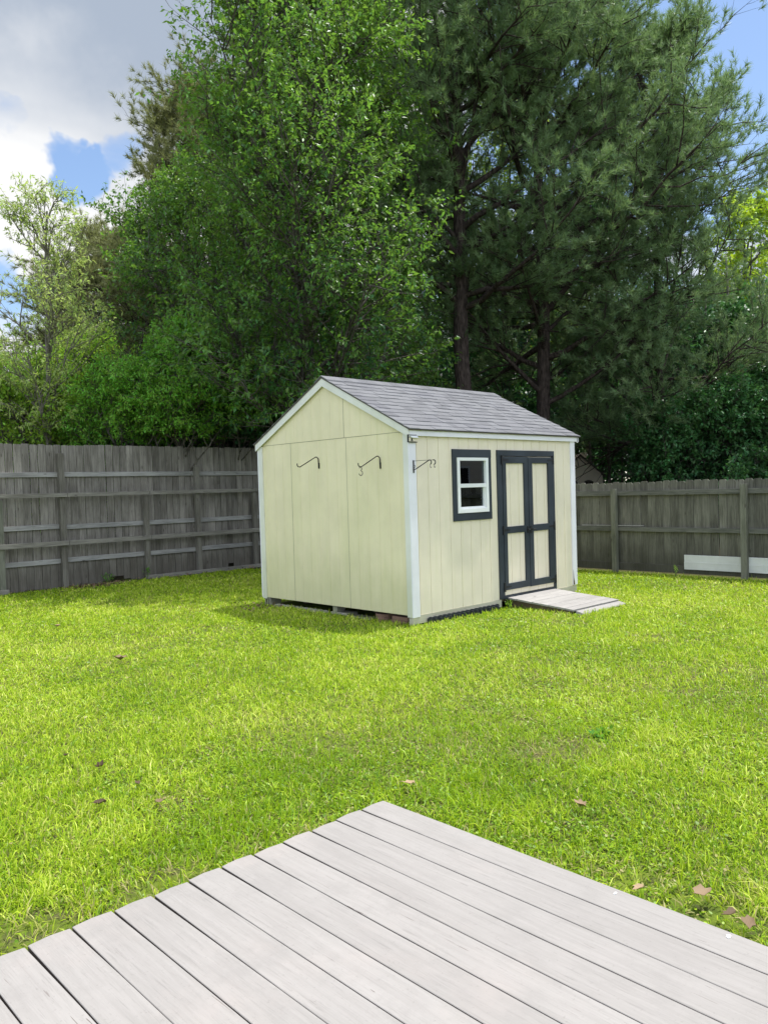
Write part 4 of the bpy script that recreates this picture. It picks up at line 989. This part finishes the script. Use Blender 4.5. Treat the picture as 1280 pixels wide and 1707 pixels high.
def understory():
    rng = np.random.default_rng(3); n = 1500; C = []
    px_ = rng.uniform(-150, 1450, n); d_ = rng.uniform(27, 42, n); 
    kp = ~((px_ > 915) & (px_ < 1030) & (d_ < 32)); px_, d_ = px_[kp], d_[kp]; n = len(px_)
    g = np.array([at(a, 800, d) for a, d in zip(px_, d_)]); z = rng.uniform(0, 1, n)**1.1*np.interp(px_, [-150, 200, 450, 1450], [2.6, 3.2, 6.0, 6.0]); C = np.stack([g[:, 0], g[:, 1], z], 1)
    N = 90; P = C[:, None]+rng.normal(size=(n, N, 3))*np.array([.5, .5, .33]); d = unit(rng.normal(size=P.shape)+np.array([0, 0, -.4])); sd = unit(np.cross(d, rng.normal(size=P.shape)*.5+np.array([0, 0, 1.])))
    ln = .20*rng.uniform(.6, 1.2, (n, N, 1)); P[..., 2] = np.maximum(P[..., 2], .05)
    V = np.stack([P, P+d*ln*.45+sd*ln*.3, P+d*ln, P+d*ln*.45-sd*ln*.3], 2).reshape(-1, 3); k = np.arange(n*N)*4
    F = np.concatenate([np.stack([k, k+1, k+2], 1), np.stack([k, k+2, k+3], 1)])
    o = npmesh('undergrowth', V, F, LM_DARK, attrs={'tint': np.repeat(np.clip(rng.normal(.3, .2, n), 0, 1), N*4)})
    tag(o, 'dark leafy undergrowth filling the wood beyond the fences', 'undergrowth', kind='stuff')
understory()
def far_wood():
    rng = np.random.default_rng(4); n = 2300; px_ = rng.uniform(-250, 1650, n); d_ = rng.uniform(46, 66, n)
    g = np.array([at(a, 800, d) for a, d in zip(px_, d_)]); top = np.interp(px_, [-250, 60, 330, 600, 1150, 1650], [6, 8, 12, 15, 14.5, 13])*(.8+.3*vnoise(px_/60., d_/9., 5))
    C = np.stack([g[:, 0], g[:, 1], top*rng.uniform(0, 1, n)**.9], 1); N = 90
    P = C[:, None]+rng.normal(size=(n, N, 3))*np.array([.8, .8, .6]); d = unit(rng.normal(size=P.shape)+np.array([0, 0, -.4])); sd = unit(np.cross(d, rng.normal(size=P.shape)*.5+np.array([0, 0, 1.])))
    ln = .42*rng.uniform(.6, 1.2, (n, N, 1)); P[..., 2] = np.maximum(P[..., 2], .05)
    V = np.stack([P, P+d*ln*.45+sd*ln*.3, P+d*ln, P+d*ln*.45-sd*ln*.3], 2).reshape(-1, 3); k = np.arange(n*N)*4
    F = np.concatenate([np.stack([k, k+1, k+2], 1), np.stack([k, k+2, k+3], 1)])
    o = npmesh('distant_wood', V, F, LM_DARK, attrs={'tint': np.repeat(np.clip(rng.normal(.45, .2, n), 0, 1), N*4)})
    tag(o, 'far-off wood closing the view behind the nearer trees', 'wood', kind='stuff')
far_wood()

# ------------------------------------------------------------------ fallen leaves and weeds on the lawn
M_LEAFB = leaf_mat('dry_brown_leaf', (.045, .027, .016), (.34, .24, .15), .12, tcol=(.3, .2, .1), rough=.7, spec=.2)
def dry_leaf(x, y, s, z, label, seed, tint=.5):
    rnd = random.Random(seed); n = 12; V = [(0, 0, .0)]; a0 = rnd.uniform(0, 6.28); c = rnd.uniform(.15, .45)
    for j in range(n):
        a = 2*PI*j/n; r = s*(1 if j % 2 == 0 else .84)*(1.35 if j == 0 else 1)*rnd.uniform(.8, 1.15); X, Y = r*1.25*math.cos(a), r*.8*math.sin(a)
        V.append((X*math.cos(a0)-Y*math.sin(a0), X*math.sin(a0)+Y*math.cos(a0), c*(abs(Y)*1.5+X*X*14)+rnd.uniform(0, s*.3)))
    V = np.array(V)+np.array([x, y, z]); F = np.array([(0, j+1, (j+1) % n+1) for j in range(n)])
    V2 = np.concatenate([V, V-np.array([0, 0, .0012])]); F2 = np.concatenate([F, F[:, ::-1]+n+1])
    rim = np.array([(j+1, j+2+n, (j+1) % n+1) for j in range(n)])
    o = npmesh('dry_leaf', V2, F2, M_LEAFB, attrs={'tint': np.full(len(V2), tint)})
    tag(o, label, 'dry leaf', 'fallen brown leaves')
for i, (x, y, s, tn, lab) in enumerate((
        (-3.355, .95, .055, .5, 'large curled brown leaf out on the lawn left of the shed'),
        (-4.891, -2.008, .032, .0, 'dark brown leaf on the left lawn, midway to the deck'),
        (-5.151, -2.575, .026, .15, 'small dark leaf below the darker one on the left lawn'),
        (-4.863, -2.448, .020, .25, 'small brown leaf right of the dark leaf on the left lawn'),
        (-4.909, -2.795, .022, .45, 'small brown leaf nearest the deck edge on the left lawn'),
        (-4.947, -1.624, .018, .0, 'tiny dark leaf left of the dark leaf on the left lawn'),
        (-2.936, 3.659, .035, .9, 'pale dry leaf far out on the left lawn'),
        (-3.812, -3.632, .028, 1., 'pinkish tan leaf just beyond the deck corner'),
        (-3.445, -4.514, .030, .8, 'tan leaf to the right of the deck corner'),
        (-3.884, -5.349, .036, .6, 'curled brown leaf lying near the right side of the deck'),
        (-3.983, -5.569, .030, .35, 'darker brown leaf by the deck at the right edge of the picture'),
        (-3.960, -5.490, .024, .15, 'dark leaf between the two larger leaves beside the deck'),
        (-4.014, -5.144, .022, .9, 'small tan leaf by the right side of the deck, left of the curled one'))):
    dry_leaf(x-.045, y-.045, s*1.15, .052, lab, i, tn)
def bare_debris():
    rng = np.random.default_rng(8); n = 900; cx = np.concatenate([rng.normal(-.45, .35, 500), rng.normal(-.2, .18, 150), rng.uniform(-2, 6, 250)]); cy = np.concatenate([rng.normal(8.15, .12, 500), rng.normal(3.0, .25, 150), rng.normal(8.25, .06, 250)])
    P = np.stack([cx, cy, rng.uniform(.005, .05, n)], 1); d = unit(rng.normal(size=P.shape)*np.array([1, 1, .3])); sd = unit(np.cross(d, rng.normal(size=P.shape))); ln = rng.uniform(.02, .06, (n, 1))
    V = np.stack([P, P+d*ln*.5+sd*ln*.35, P+d*ln, P+d*ln*.5-sd*ln*.35], 1).reshape(-1, 3); k = np.arange(n)*4
    F = np.concatenate([np.stack([k, k+1, k+2], 1), np.stack([k, k+2, k+3], 1)])
    tag(npmesh('leaf_litter', V, F, M_LEAFB, attrs={'tint': np.repeat(rng.random(n), 4)}), 'brown leaf litter gathered at the foot of the left fence', 'leaf litter', kind='stuff')
bare_debris()
def weed(x, y, h, n, m_, label, seed, spread=.08, leaf=(.035, .018)):
    rng = np.random.default_rng(seed); e = empty('weed', (x, y, 0), label, 'weed'); mb = MB(); Vs = []; rr = random.Random(seed)
    for i in range(n):
        a = rr.uniform(0, 6.28); r = rr.uniform(.2, 1)*spread; hh = h*rr.uniform(.6, 1)
        P = [(x, y, 0), (x+r*.4*math.cos(a), y+r*.4*math.sin(a), hh*.55), (x+r*math.cos(a), y+r*math.sin(a), hh)]; mb.tube(P, .0018, 4)
        for k in range(9):
            t = .3+.7*k/8; q = np.array(P[1])*(1-t)+np.array(P[2])*t if t > .3 else np.array(P[1])
            d = unit(rng.normal(size=3)+np.array([0, 0, .2])); s = unit(np.cross(d, [0.1, .2, 1.])); l, w_ = leaf
            Vs += [q, q+d*l*.5+s*w_*.5, q+d*l, q+d*l*.5-s*w_*.5]
    mb.build('stem', M_SHOOT, e); Vs = np.array(Vs); k = np.arange(len(Vs)//4)*4
    npmesh('leaves', Vs, np.concatenate([np.stack([k, k+1, k+2], 1), np.stack([k, k+2, k+3], 1)]), m_, e, attrs={'tint': np.repeat(rng.random(len(k)), 4)}, off=(x, y, 0))
M_SHOOT = paint_mat('green_stem', (.09, .14, .03), .7)
weed(1.78, -.12, .13, 7, LM_LIGHT, 'little green weed growing between the ramp and the black edging', 1, .10)
weed(1.95, -.22, .08, 4, LM_LIGHT, 'tiny weed beside the left side of the ramp', 4, .06)
weed(6.15, -.42, .26, 6, LM_LIGHT, 'tall thin weed standing in the grass below the white vinyl board', 2, .06, (.03, .01))
weed(-.2, 8.2, .22, 9, LM_SHRUB, 'leafy weed at the foot of the left fence beside the debris', 3, .16, (.05, .022))
weed(.62, 8.15, .30, 7, LM_SHRUB, 'taller weed against the post of the low rail fence', 6, .10, (.05, .018))
weed(-2.3, -3.95, .03, 6, LM_SHRUB, 'broad green weed patch in the lawn right of the deck corner', 5, .14, (.05, .026))

# ------------------------------------------------------------------ the house across the yard, seen only in the window glass
def house():
    e = empty('house', (12, -13, 0), 'grey lap-sided house mirrored in the shed window', 'house')
    m = MB(); z = 0
    while z < 5.2:
        m.hexa([(6, -11.98, z), (17, -11.98, z), (17, -12.1, z), (6, -12.1, z)], [(6, -12.0, z+.2), (17, -12.0, z+.2), (17, -12.1, z+.2), (6, -12.1, z+.2)]); z += .2
    m.build('wall', M_BEIGE, e)
    for x0 in (8.2, 11.6, 14.4):
        m = MB(); m.box(x0-.08, x0, -11.97, -11.93, .9, 2.5); m.box(x0+1, x0+1.08, -11.97, -11.93, .9, 2.5); m.box(x0, x0+1, -11.97, -11.93, .9, .98); m.box(x0, x0+1, -11.97, -11.93, 2.42, 2.5)
        wn = m.build('window_frame', M_VINYL, e); m = MB(); m.box(x0, x0+1, -11.965, -11.95, .98, 2.42); m.build('pane', M_BLACK, wn)
house()
